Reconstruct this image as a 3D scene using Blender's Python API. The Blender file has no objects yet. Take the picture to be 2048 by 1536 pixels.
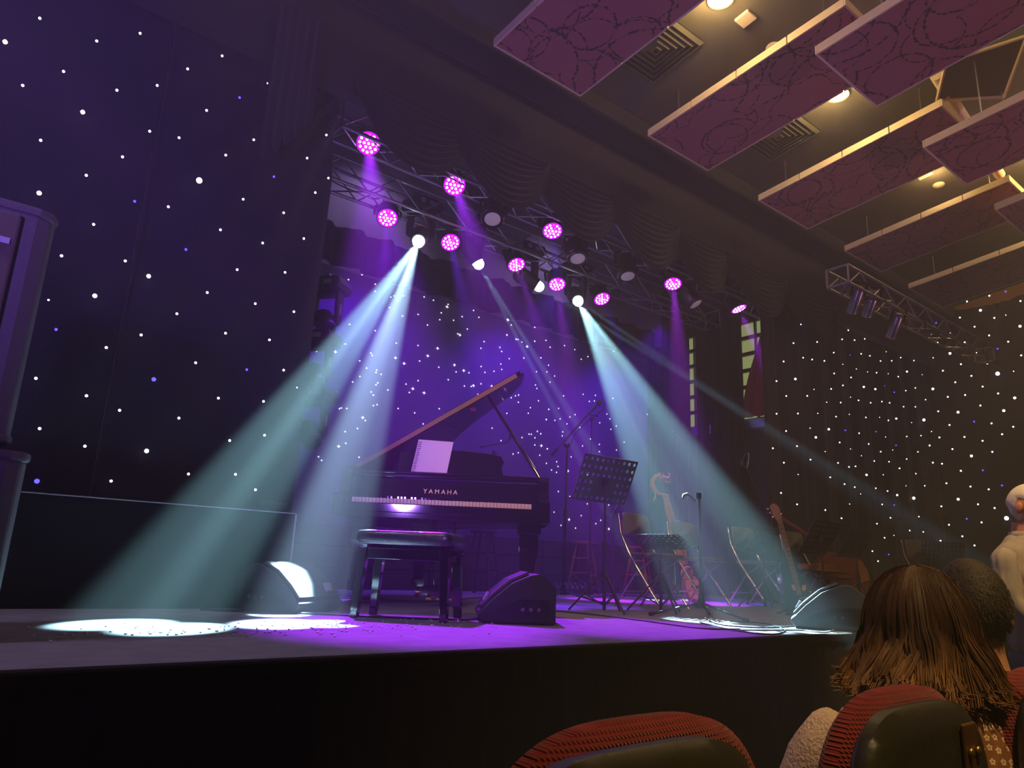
import bpy, bmesh, math, random
from math import sin, cos, pi, radians, sqrt, atan2
from mathutils import Vector as V, Matrix, Euler
random.seed(7)
sc = bpy.context.scene
COL = sc.collection
# ---------------- camera -------------------------------------------------
YAW, PITCH, ROLL, EYE, FPX = 0.6634718, 0.24530943, 0.04400191, 0.3177, 1438.3
_f = V((sin(YAW)*cos(PITCH), cos(YAW)*cos(PITCH), sin(PITCH)))
_r = V((cos(YAW), -sin(YAW), 0)); _u = _r.cross(_f)
_rr = cos(ROLL)*_r + sin(ROLL)*_u; _uu = -sin(ROLL)*_r + cos(ROLL)*_u
CAMPOS = V((0, 0, EYE))
cd = bpy.data.cameras.new('camera'); cam = bpy.data.objects.new('camera', cd); COL.objects.link(cam)
m = Matrix((_rr, _uu, -_f)).transposed().to_4x4(); m.translation = CAMPOS
cam.matrix_world = m
cd.sensor_width = 36; cd.lens = FPX/2048*36; cd.clip_start = 0.05; cd.clip_end = 100
sc.camera = cam
# points of the plan read off the photograph through the calibrated camera
def ray(px, py): return ((px-1024)/FPX)*_rr + (-(py-768)/FPX)*_uu + _f
def atZ(px, py, z=0.0):
    r = ray(px, py); return CAMPOS + r*((z-EYE)/r.z)
def atY(px, py, Y):
    r = ray(px, py); return CAMPOS + r*(Y/r.y)
def atX(px, py, X):
    r = ray(px, py); return CAMPOS + r*(X/r.x)
# ---------------- render look --------------------------------------------
sc.view_settings.view_transform = 'Standard'; sc.view_settings.look = 'None'
sc.view_settings.exposure = 0.0; sc.view_settings.gamma = 1.0
sc.view_settings.use_curve_mapping = False
cy = sc.cycles
cy.use_denoising = True; cy.max_bounces = 4; cy.diffuse_bounces = 2; cy.glossy_bounces = 2
cy.transmission_bounces = 3; cy.volume_bounces = 0; cy.transparent_max_bounces = 6
cy.caustics_reflective = False; cy.caustics_refractive = False; cy.sample_clamp_indirect = 4
cy.use_light_tree = True
# ---------------- world: a dark room full of thin stage haze ---------------
w = bpy.data.worlds.new('world'); sc.world = w; w.use_nodes = True
nt = w.node_tree; nt.nodes.clear()
wo = nt.nodes.new('ShaderNodeOutputWorld'); bg = nt.nodes.new('ShaderNodeBackground')
bg.inputs[0].default_value = (0.25, 0.2, 0.35, 1); bg.inputs[1].default_value = 0.006
nt.links.new(bg.outputs[0], wo.inputs['Surface'])
HAZE = 0.025
vs = nt.nodes.new('ShaderNodeVolumeScatter'); vs.inputs['Color'].default_value = (1, 1, 1, 1)
vs.inputs['Density'].default_value = HAZE; vs.inputs['Anisotropy'].default_value = 0.1
nt.links.new(vs.outputs[0], wo.inputs['Volume'])
# ---------------- lamps ----------------------------------------------------
def spot(loc, target, deg, power, color, blend=0.15, size=0.03, name='spot_light'):
    L = bpy.data.lights.new(name, 'SPOT'); L.spot_size = radians(deg); L.spot_blend = blend
    L.energy = power; L.color = color; L.shadow_soft_size = size
    o = bpy.data.objects.new(name, L); COL.objects.link(o); o.location = loc
    o.rotation_euler = (V(target)-V(loc)).to_track_quat('-Z', 'Y').to_euler()
    return o
def point(loc, power, color, size=0.1, name='point_light'):
    L = bpy.data.lights.new(name, 'POINT'); L.energy = power; L.color = color; L.shadow_soft_size = size
    o = bpy.data.objects.new(name, L); COL.objects.link(o); o.location = loc; return o
Y_CLOTH = 4.9; Y_FRONT = 5.3; Y_BACK = 6.2; Y_WALL = 7.3; X_SIDE = 9.4; X_HALL = 12.9; Z_HALL = -0.9
CYAN = (0.42, 0.85, 1.0)
PURPLE = (0.32, 0.02, 1.0)
# moving heads: pixel of the lens, targets on the stage floor for each prism beam (deg, power)
HEADS = [((837, 483), [((235, 1248), 5.0), ((350, 1257), 5.0), ((560, 1247), 5.4), ((600, 1155), 4.2), ((655, 1247), 4.2)], 1.0),
         ((956, 526), [((1268, 1100), 3.0), ((1330, 1120), 3.5)], .35),
         ((1076, 572), [((1500, 900), 2.2)], .4),
         ((1156, 602), [((1395, 1240), 6.0), ((1500, 1257), 5.0), ((1630, 1262), 5.4), ((2000, 1150), 4.0)], 1.0)]
HEADPOS = []
for (px, tg, pw) in HEADS:
    p = atY(px[0], px[1], Y_BACK); HEADPOS.append(p)
    for (t, deg) in tg:
        pw_ = pw*(.12 if t[0] == 2000 else 1)
        if px[0] in (837,) or (px[0] == 1156 and t[0] < 1900): q = atZ(t[0], t[1], 0.0) if t[0] != 600 else atY(590, 1150, 4.1)
        elif px[0] == 1156: q = V((8.5, 3.2, 0.6))
        elif px[0] == 956: q = atZ(t[0]+40, 1200, 0.0)
        else: q = V((7.3, 4.9, 2.2))
        spot(p+(q-p).normalized()*.09, q, deg, 40000*pw_, (CYAN if t[0] in (235, 350, 1395, 1630) else (.45, .75, 1.0)), .75, 0.02, "beam_light")
PARS_F = [(737, 287), (909, 370), (1105, 462), (1346, 568), (1478, 618), (1560, 650)]
PARS_B = [(775, 436), (901, 485), (1033, 530), (1114, 569), (1204, 598)]
PARPOS = []
for i, (x, y) in enumerate(PARS_F):
    p = atY(x, y, Y_FRONT)
    t = [(1.9, 3.2, 0), (3.2, 3.1, 0), (4.6, 4.6, 0), (6.6, 5.0, 0), (9.0, 4.2, 0), (10.0, 4.0, 0.0)][i]
    PARPOS.append((p, V(t), 1)); 
for i, (x, y) in enumerate(PARS_B):
    p = atY(x, y, Y_BACK)
    t = [(2.6, 5.0, 0), (3.9, 4.6, 0), (5.8, 5.2, 0), (5.6, 5.5, 0), (7.2, 5.0, 0)][i]
    PARPOS.append((p, V(t), 0))
for i, (p, t, fr) in enumerate(PARPOS):
    c = [(0.36, 0.02, 1), (0.36, 0.02, 1), (.2, .05, 1), (0.5, 0.02, 1), (0.5, 0.02, 1), (0.18, 0.03, 1), (.3, .02, 1), (.2, .02, 1), (.4, .02, 1), (.5, .02, 1), (.1, .02, 1)][i]
    spot(p + (t-p).normalized()*0.06, t, [22, 22, 16, 18, 16, 16, 14, 14, 14, 14, 12][i], [3400, 2500, 900, 2600, 2600, 2000, 1500, 1900, 1900, 1900, 1200][i], c, 0.7, 0.035, 'par_light')
# violet wash on the backdrop and the rear of the stage, from lamps along the rear truss
for x in (3.2, 5.4, 7.4):
    spot((x, 6.15, 3.6), (x+.3, 7.2, 1.6), 105, 230, (.17, .0, 1.0), .8, .1, 'wash_light')
for x in (3.4, 6.2): spot((x, 6.6, 4.9), (x, 7.3, 4.05), 100, 26, (.55, .36, 1.0), .8, .1, 'wash_light')  # added violet wash brightening the pale upper wall, no fixture there
# added fill spots out of view, plus one warm front of house lamp
spot((-1.6, .4, 1.2), (2.6, 4.6, 4.4), 95, 560, (.34, .15, 1.0), .8, .2, 'added_fill_light')  # added violet fill on bulkhead and ceiling, in place of stage bounce
spot((8.6, -4.2, .4), (4.8, 2.4, 4.7), 70, 520, (.80, .34, .60), .8, .2, 'added_fill_light')  # added pink fill from below for the ceiling panel undersides
spot((-2.2, 2.7, 3.9), (.9, 3.0, 0), 56, 230, (.66, .54, 1.0), .8, .3, 'added_fill_light')  # added pale fill that brightens the stage apron
spot((-2.2, 1.2, 4.4), (5.0, 4.1, .5), 30, 900, (1.0, .62, .28), .8, .1, 'front_warm_light')
spot((-2.2, 3.5, 3.9), (2.75, 4.62, 1.05), 8, 900, (.50, .03, 1.0), .8, .05, 'added_violet_fill')  # added narrow violet fill that tints the score book
# ---------------- mesh helpers ----------------------------------------------
class MB:
    def __init__(s): s.v = []; s.f = []
    def add(s, vs, fs):
        n = len(s.v); s.v += [tuple(x) for x in vs]; s.f += [[i+n for i in f] for f in fs]; return s
    def box(s, c, d, R=None):
        x, y, z = d[0]/2, d[1]/2, d[2]/2
        P = [V((a*x, b*y, e*z)) for e in (-1, 1) for b in (-1, 1) for a in (-1, 1)]
        if R is not None: P = [R @ p for p in P]
        return s.add([p+V(c) for p in P], [(0, 2, 3, 1), (4, 5, 7, 6), (0, 1, 5, 4), (2, 6, 7, 3), (0, 4, 6, 2), (1, 3, 7, 5)])
    def tube(s, pts, r, n=8, cap=True, closed=False):
        pts = [V(p) for p in pts]; N = len(pts)
        if not hasattr(r, '__len__'): r = [r]*N
        t0 = (pts[1]-pts[0]).normalized()
        u = t0.orthogonal().normalized(); rings = []
        for i in range(N):
            if closed: t = (pts[(i+1) % N]-pts[i-1])
            else: t = pts[min(i+1, N-1)]-pts[max(i-1, 0)]
            t = t.normalized() if t.length > 1e-9 else t0
            u = (u - t*u.dot(t)); u = u.normalized() if u.length > 1e-6 else t.orthogonal().normalized()
            w = t.cross(u)
            rings.append([pts[i] + (u*cos(2*pi*k/n)+w*sin(2*pi*k/n))*r[i] for k in range(n)])
        vs = [p for R in rings for p in R]; fs = []
        M = N if closed else N-1
        for i in range(M):
            a = i*n; b = ((i+1) % N)*n
            for k in range(n): fs.append((a+k, a+(k+1) % n, b+(k+1) % n, b+k))
        if cap and not closed: fs.append(tuple(range(n-1, -1, -1))); fs.append(tuple(range((N-1)*n, N*n)))
        return s.add(vs, fs)
    def cyl(s, a, b, r0, r1=None, n=16): return s.tube([a, b], [r0, r0 if r1 is None else r1], n)
    def grid(s, fn, nu, nv, wrapu=False):
        vs = [fn(i/nu, j/nv) for j in range(nv+1) for i in range(nu+(0 if wrapu else 1))]
        W = nu if wrapu else nu+1; fs = []
        for j in range(nv):
            for i in range(nu):
                a = j*W+i; b = j*W+(i+1) % W
                fs.append((a, b, b+W, a+W))
        return s.add(vs, fs)
    def prism(s, poly, a, b, R=None):
        # poly: list of 3D points (one face); extruded by vector from a to b offsets
        a = V(a); b = V(b); P = [V(p)+a for p in poly]+[V(p)+b for p in poly]; n = len(poly)
        fs = [tuple(range(n-1, -1, -1)), tuple(range(n, 2*n))]
        for i in range(n): fs.append((i, (i+1) % n, n+(i+1) % n, n+i))
        return s.add(P, fs)
    def ellip(s, c, r, nu=20, nv=12, fn=None, R=None):
        def g(u, v):
            th = 2*pi*u; ph = pi*v
            d = V((sin(ph)*cos(th), sin(ph)*sin(th), cos(ph)))
            p = V((d.x*r[0], d.y*r[1], d.z*r[2]))
            if fn: p = fn(d, p)
            if R is not None: p = R @ p
            return p+V(c)
        return s.grid(g, nu, nv, True)
    def build(s, name, mat, parent=None, smooth=False, bevel=0, solid=0):
        me = bpy.data.meshes.new(name); me.from_pydata(s.v, [], s.f); me.update()
        bm = bmesh.new(); bm.from_mesh(me)
        bmesh.ops.remove_doubles(bm, verts=bm.verts, dist=1e-5)
        bmesh.ops.recalc_face_normals(bm, faces=bm.faces); bm.to_mesh(me); bm.free()
        if mat: me.materials.append(mat)
        if smooth:
            me.polygons.foreach_set('use_smooth', [True]*len(me.polygons))
        o = bpy.data.objects.new(name, me); COL.objects.link(o)
        if parent: o.parent = parent
        if solid:
            md = o.modifiers.new('s', 'SOLIDIFY'); md.thickness = solid; md.offset = 0
        if bevel:
            md = o.modifiers.new('b', 'BEVEL'); md.width = bevel; md.segments = 2; md.limit_method = 'ANGLE'
        if smooth and not s.f == []:
            try: me.set_sharp_from_angle(angle=radians(50))
            except Exception: pass
        return o
def tag(o, label=None, cat=None, group=None, kind=None):
    if label: o['label'] = label
    if cat: o['category'] = cat
    if group: o['group'] = group
    if kind: o['kind'] = kind
    return o
def thing(name, label, cat, loc=(0, 0, 0), rz=0.0, group=None):
    o = bpy.data.objects.new(name, None); COL.objects.link(o); o.empty_display_size = .1
    o.location = loc; o.rotation_euler = (0, 0, rz); return tag(o, label, cat, group)
def dup(root, loc=None, rot=None, label=None, group=None):
    def cp(o, par):
        c = o.copy(); COL.objects.link(c)
        if par: c.parent = par
        for k in [x for x in o.children]: cp(k, c)
        return c
    r = cp(root, None)
    if loc is not None: r.location = loc
    if rot is not None: r.rotation_euler = rot
    if label: r['label'] = label
    if group: r['group'] = group
    return r
def inst(src, parent, loc, name=None, mat=None, rot=None):
    c = src.copy(); c.parent = parent; c.location = loc
    if rot is not None: c.rotation_euler = rot
    if name: c.name = name
    COL.objects.link(c); return c
# ---------------- materials ---------------------------------------------------
def mat(name, col, rough=.6, metal=0.0, var=.15, scale=30, bump=0.0, emit=None, es=0.0, spec=.5, sheen=0.0, coat=0.0):
    m = bpy.data.materials.new(name); m.use_nodes = True; t = m.node_tree; p = t.nodes['Principled BSDF']
    p.inputs['Roughness'].default_value = rough; p.inputs['Metallic'].default_value = metal
    p.inputs['Specular IOR Level'].default_value = spec
    p.inputs['Coat Weight'].default_value = coat; p.inputs['Sheen Weight'].default_value = sheen
    if emit:
        p.inputs['Emission Color'].default_value = (*emit, 1); p.inputs['Emission Strength'].default_value = es
        m.cycles.emission_sampling = 'NONE'
    tc = t.nodes.new('ShaderNodeTexCoord'); nz = t.nodes.new('ShaderNodeTexNoise'); nz.inputs['Scale'].default_value = scale
    nz.inputs['Detail'].default_value = 4
    t.links.new(tc.outputs['Object'], nz.inputs['Vector'])
    mx = t.nodes.new('ShaderNodeMix'); mx.data_type = 'RGBA'
    mx.inputs['A'].default_value = (*[c*(1-var) for c in col], 1); mx.inputs['B'].default_value = (*[min(1, c*(1+var)) for c in col], 1)
    t.links.new(nz.outputs['Fac'], mx.inputs['Factor']); t.links.new(mx.outputs['Result'], p.inputs['Base Color'])
    if bump:
        b = t.nodes.new('ShaderNodeBump'); b.inputs['Strength'].default_value = bump; b.inputs['Distance'].default_value = .01
        t.links.new(nz.outputs['Fac'], b.inputs['Height']); t.links.new(b.outputs[0], p.inputs['Normal'])
    return m
K = {}
K['cloth'] = mat('black_cloth', (.018, .014, .024), .85, var=.3, scale=60, bump=.3, spec=.2, sheen=.1)
K['drape'] = mat('black_drape', (.006, .005, .008), .9, var=.3, scale=50, bump=.3, spec=.15)
K['swag'] = mat('valance_cloth', (.014, .012, .016), .75, var=.2, scale=60, spec=.3, sheen=.15)
K['skirt'] = mat('skirt_cloth', (.022, .016, .014), .9, var=.25, scale=40, bump=.2, spec=.15)
K['carpet'] = mat('stage_carpet', (.27, .25, .27), .9, var=.3, scale=9, bump=.5, spec=.15)
K['hallfloor'] = mat('hall_carpet', (.03, .015, .015), .95, var=.4, scale=40)
K['wall'] = mat('dark_wall', (.03, .028, .03), .9, var=.15, scale=6)
K['pale'] = mat('pale_wall', (.32, .30, .33), .8, var=.08, scale=3)
K['ceil'] = mat('hall_ceiling', (.115, .10, .075), .9, var=.12, scale=5)
K['orange'] = mat('ochre_wall', (.45, .2, .05), .8, var=.1, scale=5)
K['black'] = mat('black_metal', (.012, .012, .013), .35, .0, var=.2)
K['plastic'] = mat('black_plastic', (.02, .02, .022), .5, var=.2, scale=200, bump=.1)
K['alu'] = mat('truss_aluminium', (.42, .42, .44), .35, .9, var=.1)
K['chrome'] = mat('chrome', (.6, .6, .62), .18, 1.0, var=.05)
K['gloss'] = mat('piano_lacquer', (.004, .004, .006), .07, var=.2, coat=.6)
K['brass'] = mat('brass', (.6, .4, .12), .3, .9, var=.1)
K['starw'] = mat('star_white', (.9, .9, 1), .5, emit=(.85, .9, 1), es=4)
K['starb'] = mat('star_blue', (.1, .1, 1), .5, emit=(.06, .05, 1), es=4)
K['starp'] = mat('backdrop_star', (.9, .9, 1), .5, emit=(.8, .8, 1), es=2.2)  # emissive stars on the backdrop cloth
K['edge'] = mat('pale_wood_edge', (.85, .70, .45), .7, var=.1, scale=12)
K['wood'] = mat('stool_wood', (.20, .08, .035), .5, var=.3, scale=14)
# ---------------- room --------------------------------------------------------
def ceilz(Y): return 4.86 + .148*(4.75-Y)
def on_plane(px, py, z0, y0):           # z = z0 + .148*(y0 - Y)
    r = ray(px, py); t = (z0 + .148*y0 - EYE)/(r.z + .148*r.y); return CAMPOS + r*t
def struct(name, mb, m, **k):
    return tag(mb.build(name, m, **k), kind='structure')
struct('floor', MB().box((5.5, 0, Z_HALL-.1), (17, 10, .2)), K['hallfloor'])
sf = struct('stage_floor', MB().box((5.6, 4.85, -.05), (16.6, 5.1, .1)), K['carpet'])
struct('wall_left', MB().box((-2.6, 1.2, 2.2), (.2, 13, 8)), K['wall'])
struct('wall_right', MB().box((13.1, 1.2, 2.2), (.2, 13, 8)), K['orange'])
struct('wall_back', MB().box((5.6, Y_WALL+.1, 2.6), (16.6, .2, 6)), K['pale'])
struct('wall_front', MB().box((5.5, -5.1, 2.2), (17, .2, 8)), K['wall'])
c = MB(); c.prism([(-2.7, -5.2, ceilz(-5.2)), (13.2, -5.2, ceilz(-5.2)), (13.2, 4.9, ceilz(4.9)), (-2.7, 4.9, ceilz(4.9))], (0, 0, 0), (0, 0, .15))
struct('ceiling', c, K['ceil'])
struct('ceiling', MB().box((5.5, 6.15, 5.3), (16, 2.6, .1)), K['pale'])
# bulkhead over the proscenium with a shallow step
struct('trim_1', MB().box((5.3, 4.86, 4.6), (15.8, .12, 1.4)), K['swag'])
struct('trim_2', MB().box((5.3, 4.62, ceilz(4.6)-.09), (15.8, .35, .2)), K['swag'], bevel=.04)
# plinth of black boards along the foot of the back wall
pl = tag(MB().box((5.2, 7.1, .31), (8.2, .3, .62)).build('riser_platform', K['drape']), kind='structure')
for i, (z0, z1) in enumerate(((.0, .2), (.215, .41), (.425, .605))):
    for j in range(5):
        MB().box((1.95+1.62*j, 6.935, (z0+z1)/2), (1.6, .03, z1-z0)).build('panel', K['plastic'], pl, bevel=.004)
# right-hand stage wall with two tall windows
X_SIDE = 8.75
wn = [(atX(1377, 720, X_SIDE).y, atX(1393, 720, X_SIDE).y, atX(1385, 612, X_SIDE).z, atX(1385, 848, X_SIDE).z),
      (atX(1489, 760, X_SIDE).y, atX(1538, 760, X_SIDE).y, atX(1510, 640, X_SIDE).z, atX(1510, 838, X_SIDE).z)]
K['pane'] = mat('lit_window', (.4, .45, .25), .5, emit=(.42, .50, .16), es=.55)
K['red'] = mat('red_drape', (.25, .02, .02), .8, var=.3)
ys = [Y_WALL, wn[0][0]+.5, wn[1][1]-.12, 4.95]
sw = MB()
zt, zb = wn[0][2]+.5, wn[0][3]
wz0 = min(wn[0][3], wn[1][3]); 
sw.box((X_SIDE+.1, (5.08+Y_WALL)/2, wz0/2-.0), (.2, Y_WALL-5.08, wz0))
sw.box((X_SIDE+.1, (5.6+Y_WALL)/2, (3.9+5.3)/2), (.2, Y_WALL-5.6, 1.4))
segs = [(Y_WALL, wn[0][0]+.25), (wn[0][1]-.25, wn[1][0]+.15), (wn[1][1]-.1, 5.08)]
for a, b in segs:
    zh = 3.4 if b < 5.2 else 3.9
    sw.box((X_SIDE+.1, (a+b)/2, (wz0+zh)/2), (.2, abs(a-b), zh-wz0))
struct('wall_right', sw, K['wall'])
for i, (a, b) in enumerate(((wn[0][0]+.25, wn[0][1]-.25), (wn[1][0]+.15, wn[1][1]-.1))):
    fr = MB(); cy0 = (a+b)/2; W = abs(a-b)
    for y in (a, b, cy0): fr.box((X_SIDE+.06, y, (wz0+3.9)/2), (.05, .035 if y != cy0 else .02, 3.9-wz0))
    for k in range(7):
        z = wz0 + (3.9-wz0)*k/6; fr.box((X_SIDE+.055, cy0, z), (.055, W, .05))
    wo_ = tag(fr.build('window_%d' % (i+1), K['black']), kind='structure')
    for k in range(6):
        for h in (0, 1):
            z0 = wz0 + (3.9-wz0)*k/6; z1 = wz0 + (3.9-wz0)*(k+1)/6
            MB().box((X_SIDE+.08, cy0+(h-.5)*W/2, (z0+z1)/2), (.01, W/2-.03, z1-z0-.05)).build('pane', K['pane'], wo_)
    MB().box((X_SIDE-.02, cy0, wz0-.08), (.16, W+.1, .14)).build('sill', K['alu'], wo_, bevel=.01)
# ---------------- star cloths ----------------------------------------------
def drape_fn(p0, p1, z0, z1, n, amp, ph=0.0, irr=.3):
    p0 = V(p0); p1 = V(p1); d = (p1-p0); L = d.length; d.normalize(); nrm = V((d.y, -d.x, 0))
    def f(u, v):
        s = u*L; z = z0+(z1-z0)*v
        a = amp*(sin(2*pi*s*n+ph+irr*sin(3.1*s+ph)) + .4*sin(2*pi*s*n*2.3+1+ph))
        q = p0 + d*s + nrm*a; return (q.x, q.y, z)
    return f
def curtain(name, p0, p1, z0, z1, n, amp, label, cat='curtain', m='drape', ph=0, nu=120, group=None):
    return tag(MB().grid(drape_fn(p0, p1, z0, z1, n, amp, ph), nu, 6).build(name, K[m], smooth=True, solid=.006), label, cat, group)
def star_mesh():
    mb = MB(); mb.ellip((0, 0, 0), (1, 1, 1), 8, 5); return mb
sw_ = star_mesh().build('star_light', K['starw'], smooth=True); sb_ = sw_.copy(); sb_.data = sw_.data.copy(); sb_.data.materials[0] = K['starb']
def star4():
    mb = MB(); P = []
    for k in range(8):
        r = (1.0 if k % 2 == 0 else .32)*(1.25 if k % 4 == 2 else 1); P.append((r*sin(k*pi/4), 0, r*cos(k*pi/4)))
    mb.prism(P, (0, -.15, 0), (0, .15, 0)); return mb
sp_ = star4().build('star', K['starp'])
def parse(s, ox, oy, sc_):
    out = []
    for tok in s.split():
        f = ''
        while tok[-1] in 'sbBH': f += tok[-1]; tok = tok[:-1]
        x, y = tok.split(','); out.append((ox+float(x)/sc_, oy+float(y)/sc_, f))
    return out
LEFT = parse("233,107 30,245B 566,240 820,195 1003,87 1205,102 1612,158 1476,260 1300,327 1098,403 920,500 684,528 372,418 133,500 484,656B 1565,487s 1402,571b 1209,646 876,768 1048,806 1485,818 238,821 717,918 1321,908 1910,790 1797,925 505,1026 1166,1056H 1603,1034b 1922,1042 1845,1127 229,1130B 1423,1166 788,1178b 985,1210 1660,1245 548,1313 1290,1345 1778,1396 1537,1422 1088,1460b 360,1497 733,1527", 0, 0, 2.926)
LEFT += parse("870,153B 1388,115 1668,131 555,268B 1213,249 1494,314 1035,373 1720,361 328,465b 826,497 1320,487 1577,526 622,571 1145,660 1444,700b 1660,703 210,751 900,757bB 506,853 1278,867 1542,886 700,938 1047,984 232,1045 1548,1084 1344,1115 497,1148 858,1176B 216,1353bB 650,1352 1103,1311 1378,1313 1495,1403 1738,805s", 0, 500, 2.926)
RIGHT = parse("230,732 428,700 145,828 383,823b 498,868 654,843 790,905B 284,907 616,945 904,956 1071,969B 1118,945s 222,997 347,1005 449,993 749,1017 866,1062b 1180,1031 1020,1092 138,1131 302,1155bs 413,1143 501,1163 665,1122s 810,1181 44,1214 229,1248s 608,1215 720,1213 943,1211 1087,1230s 1136,1183s 1165,832b 1313,931 1404,779 1476,617 1611,706B 1700,560 1552,871 1750,782 1864,518b 1866,754s 2012,613 2008,866B 1890,1021 1698,958 1453,1027 1305,1139B 1567,1133 1783,1092b 2020,1158 1415,1247 1680,1240 1783,1342H 1943,1318s 1234,1312 1520,1364 1633,1472 1358,1428 142,1340 312,1380 365,1295s 478,1324s 568,1332 685,1343s 786,1372 873,1321B 1026,1353s", 1640, 480, 5.02)
RIGHT += parse("230,657 112,692 440,672B 556,694B 650,661bs 745,726b 862,709 957,682 1133,692B 1283,772 1457,753 1788,738 1955,782B 307,775s 387,807 67,826s 208,829 508,831 622,819 699,832 839,870 958,872 1060,800 1187,917 1386,926B 1610,859 1845,910B 161,970 294,947s 461,979 598,977s 687,1008 766,990B 920,1030s 1043,1003H 1300,1054 1547,1020b 1722,1038 1940,1072 88,1097B 255,1108b 393,1137 561,1121b 658,1174s 871,1170 1014,1161 1120,1119s 1199,1179 1450,1174 1632,1213 1828,1147 198,1230 489,1245 764,1258b 1101,1260 307,1295s 610,1322 730,1305s 983,1324 1329,1296 1730,1324 1520,1365B 53,1321s 416,1363s 545,1416 693,1423 870,1396 1074,1443 1133,1432 1225,1443 181,1435 291,1475 357,1469 797,1490 1413,1513 1635,1508b", 1640, 640, 5.02)
RIGHT += parse("1208,515 1148,665 1069,812 1225,782 1297,796 1337,656 1012,969 1163,952B 1090,1088 1258,1087 1312,1035s 1183,1228 1013,1230 1342,1227s 1089,1368 1327,1419B 1281,1345s 1176,1489 983,1506", 1300, 520, 4)
RIGHT += parse("253,95 452,72 871,186B 600,204 360,183s 707,255 783,278 940,286 1028,307 1100,337B 232,321 352,406 563,449 745,404s 827,328s 988,407 1077,411b 1224,360H 1323,383H 1240,177 1306,267 1167,268s 996,185s 1119,137 1468,249 1648,273 1784,294 1883,265b 1577,156 1556,368B 1430,421 1704,406 1828,434 1917,510H 1620,514b 1731,541 1487,559 1262,498 1050,507 949,551 684,510 1194,602 1295,612 1369,620 1424,679 1587,645 1006,656 1076,638s 915,756 957,831 1037,781b 728,777 1678,713", 1500, 900, 3.737)
BACK = parse("238,135B 311,80 388,77 290,150 362,122 602,113 602,170 496,38 247,202 283,445 397,435 250,568B 283,655B 193,632 362,592 283,590 132,650 122,551 727,217 753,207 828,206 783,250 717,300 820,368 602,486 770,585 764,703B 567,665 577,683 478,727 533,785 614,801 608,820 649,835 479,852 421,895 622,903 608,919 833,748B 957,728 1022,687B 1020,440 945,355 944,604 1101,627B 1110,778 1068,242 993,215 1231,160 1027,101 1130,343 1185,275 1177,295B 1118,398 1229,402 1297,373 1389,323 1431,379 1338,472 1262,510 1279,520B 1467,178 1587,248 1688,178 1771,136 1777,330 1872,268 1941,192 2037,306 1663,400B 1691,440 1656,520 1473,573 1447,626 1600,620 1613,652 1674,710 1728,553 1744,556 1775,577 1817,613B 1791,704 1877,458 1964,380 1877,570 1968,564 2001,618 1927,702 1607,752 1614,796 1552,810 1449,772 1479,819 1352,822 1310,805B 1236,760B 1249,815 1186,878 945,885 848,913 903,950B 875,980 993,983B 703,960 587,1001 568,976 293,982 120,1045 315,1110 330,1104 374,1108 587,1085 617,1077 785,1108 1114,1110 917,1143 985,1231 963,1283B 915,1296 936,1294 1117,1187B 1133,1178 502,1181B 522,1204 361,1293 460,1268 366,1386 309,1411B 148,1494 173,1523 472,1498 1315,928 1370,932 1388,925B 1534,930B 1448,911 1424,995 1690,1022 1724,1007 1749,1000 1747,1058 1892,813 1975,815 1988,762 2000,897 1884,920 1895,948 2037,848 1908,1046 1990,1115 1843,1102 1826,1146 1655,1147 1970,1196 1537,1265 1608,1365 1776,1340 1832,1313 1850,1314 1899,1291 1926,1310 1880,1343 1879,1400 1931,1406B 1746,1462 1704,1472 1978,1431 1918,1482", 600, 540, 4)
BACK += parse("188,47 345,34 443,43 395,91 435,88 70,156 149,147 50,236 119,243 161,231 239,216 281,197 216,271 319,300 182,335 178,367 7,350 12,445 59,470 249,535 51,587 134,574 92,640 132,659 144,612 224,648B 147,812 238,852 583,67 535,192 560,231 610,288 567,314 478,263 612,480 673,417 475,435 587,562 475,493 404,392 340,448 380,681 113,977 204,1020 233,1037B 168,1083 330,1005 285,1105 447,1069 486,1042 551,1112B 550,920 378,911 858,195", 1080, 780, 4)
BACK += parse("62,1198B 56,1320 130,1355 217,1412B 190,1504 278,1370 367,1363 400,1418 278,1258 445,1298 364,1180 436,1107 343,993 272,1069 88,978 171,936 523,1221 595,1346 598,1437 698,1311 697,1085 632,1197 873,1172 940,1313 857,1335 909,1451 703,1493 650,1514 327,1503 176,1130 516,1405", 1000, 340, 4)
def put_stars(lst, root, fn, base):
    for (x, y, f) in lst:
        p = fn(x, y); r = base*(1.6 if 'B' in f else 2.4 if 'H' in f else .62 if 's' in f else 1)
        inst_ = (sb_ if 'b' in f else sw_).copy(); inst_.parent = root; inst_.location = p; inst_.scale = (r, r, r)
        inst_.name = 'star_light'; COL.objects.link(inst_)
GX, GZ = 2.0, 4.02
def left_fn(x0, x1):
    def f(u, v):
        x = x0+(x1-x0)*u; z = -.0+4.85*v
        a = atan2(GX+.15-x, max(GZ+.3-z, .01) if z < GZ+.3 else .01)
        g = max(0, 1-(GX-x)/2.2)
        y = Y_CLOTH+.07 + .035*g*sin(a*34) + .02*sin(x*5+z*1.1)
        for (qx, qz) in ((.55, 3.9), (1.25, 4.3), (1.2, 3.4), (.1, 2.2), (1.45, 2.0)):
            rr = sqrt((x-qx)**2+(z-qz-.25)**2); y += .018*math.exp(-((rr-.42)/.05)**2)*(1 if z < qz+.1 else 0)
        return (x, y, z)
    return f
starl = thing('star_cloth', 'black cloth dotted with white and blue star lights left of the stage opening', 'curtain', (0, 0, 0))
xs = atY(345, 100, Y_CLOTH).x; xs2 = 1.98
MB().grid(left_fn(-2.44, xs), 90, 90).build('cloth_panel', K['cloth'], starl, smooth=True)
MB().grid(left_fn(xs+.006, xs2), 90, 90).build('cloth_panel', K['cloth'], starl, smooth=True)
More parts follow.
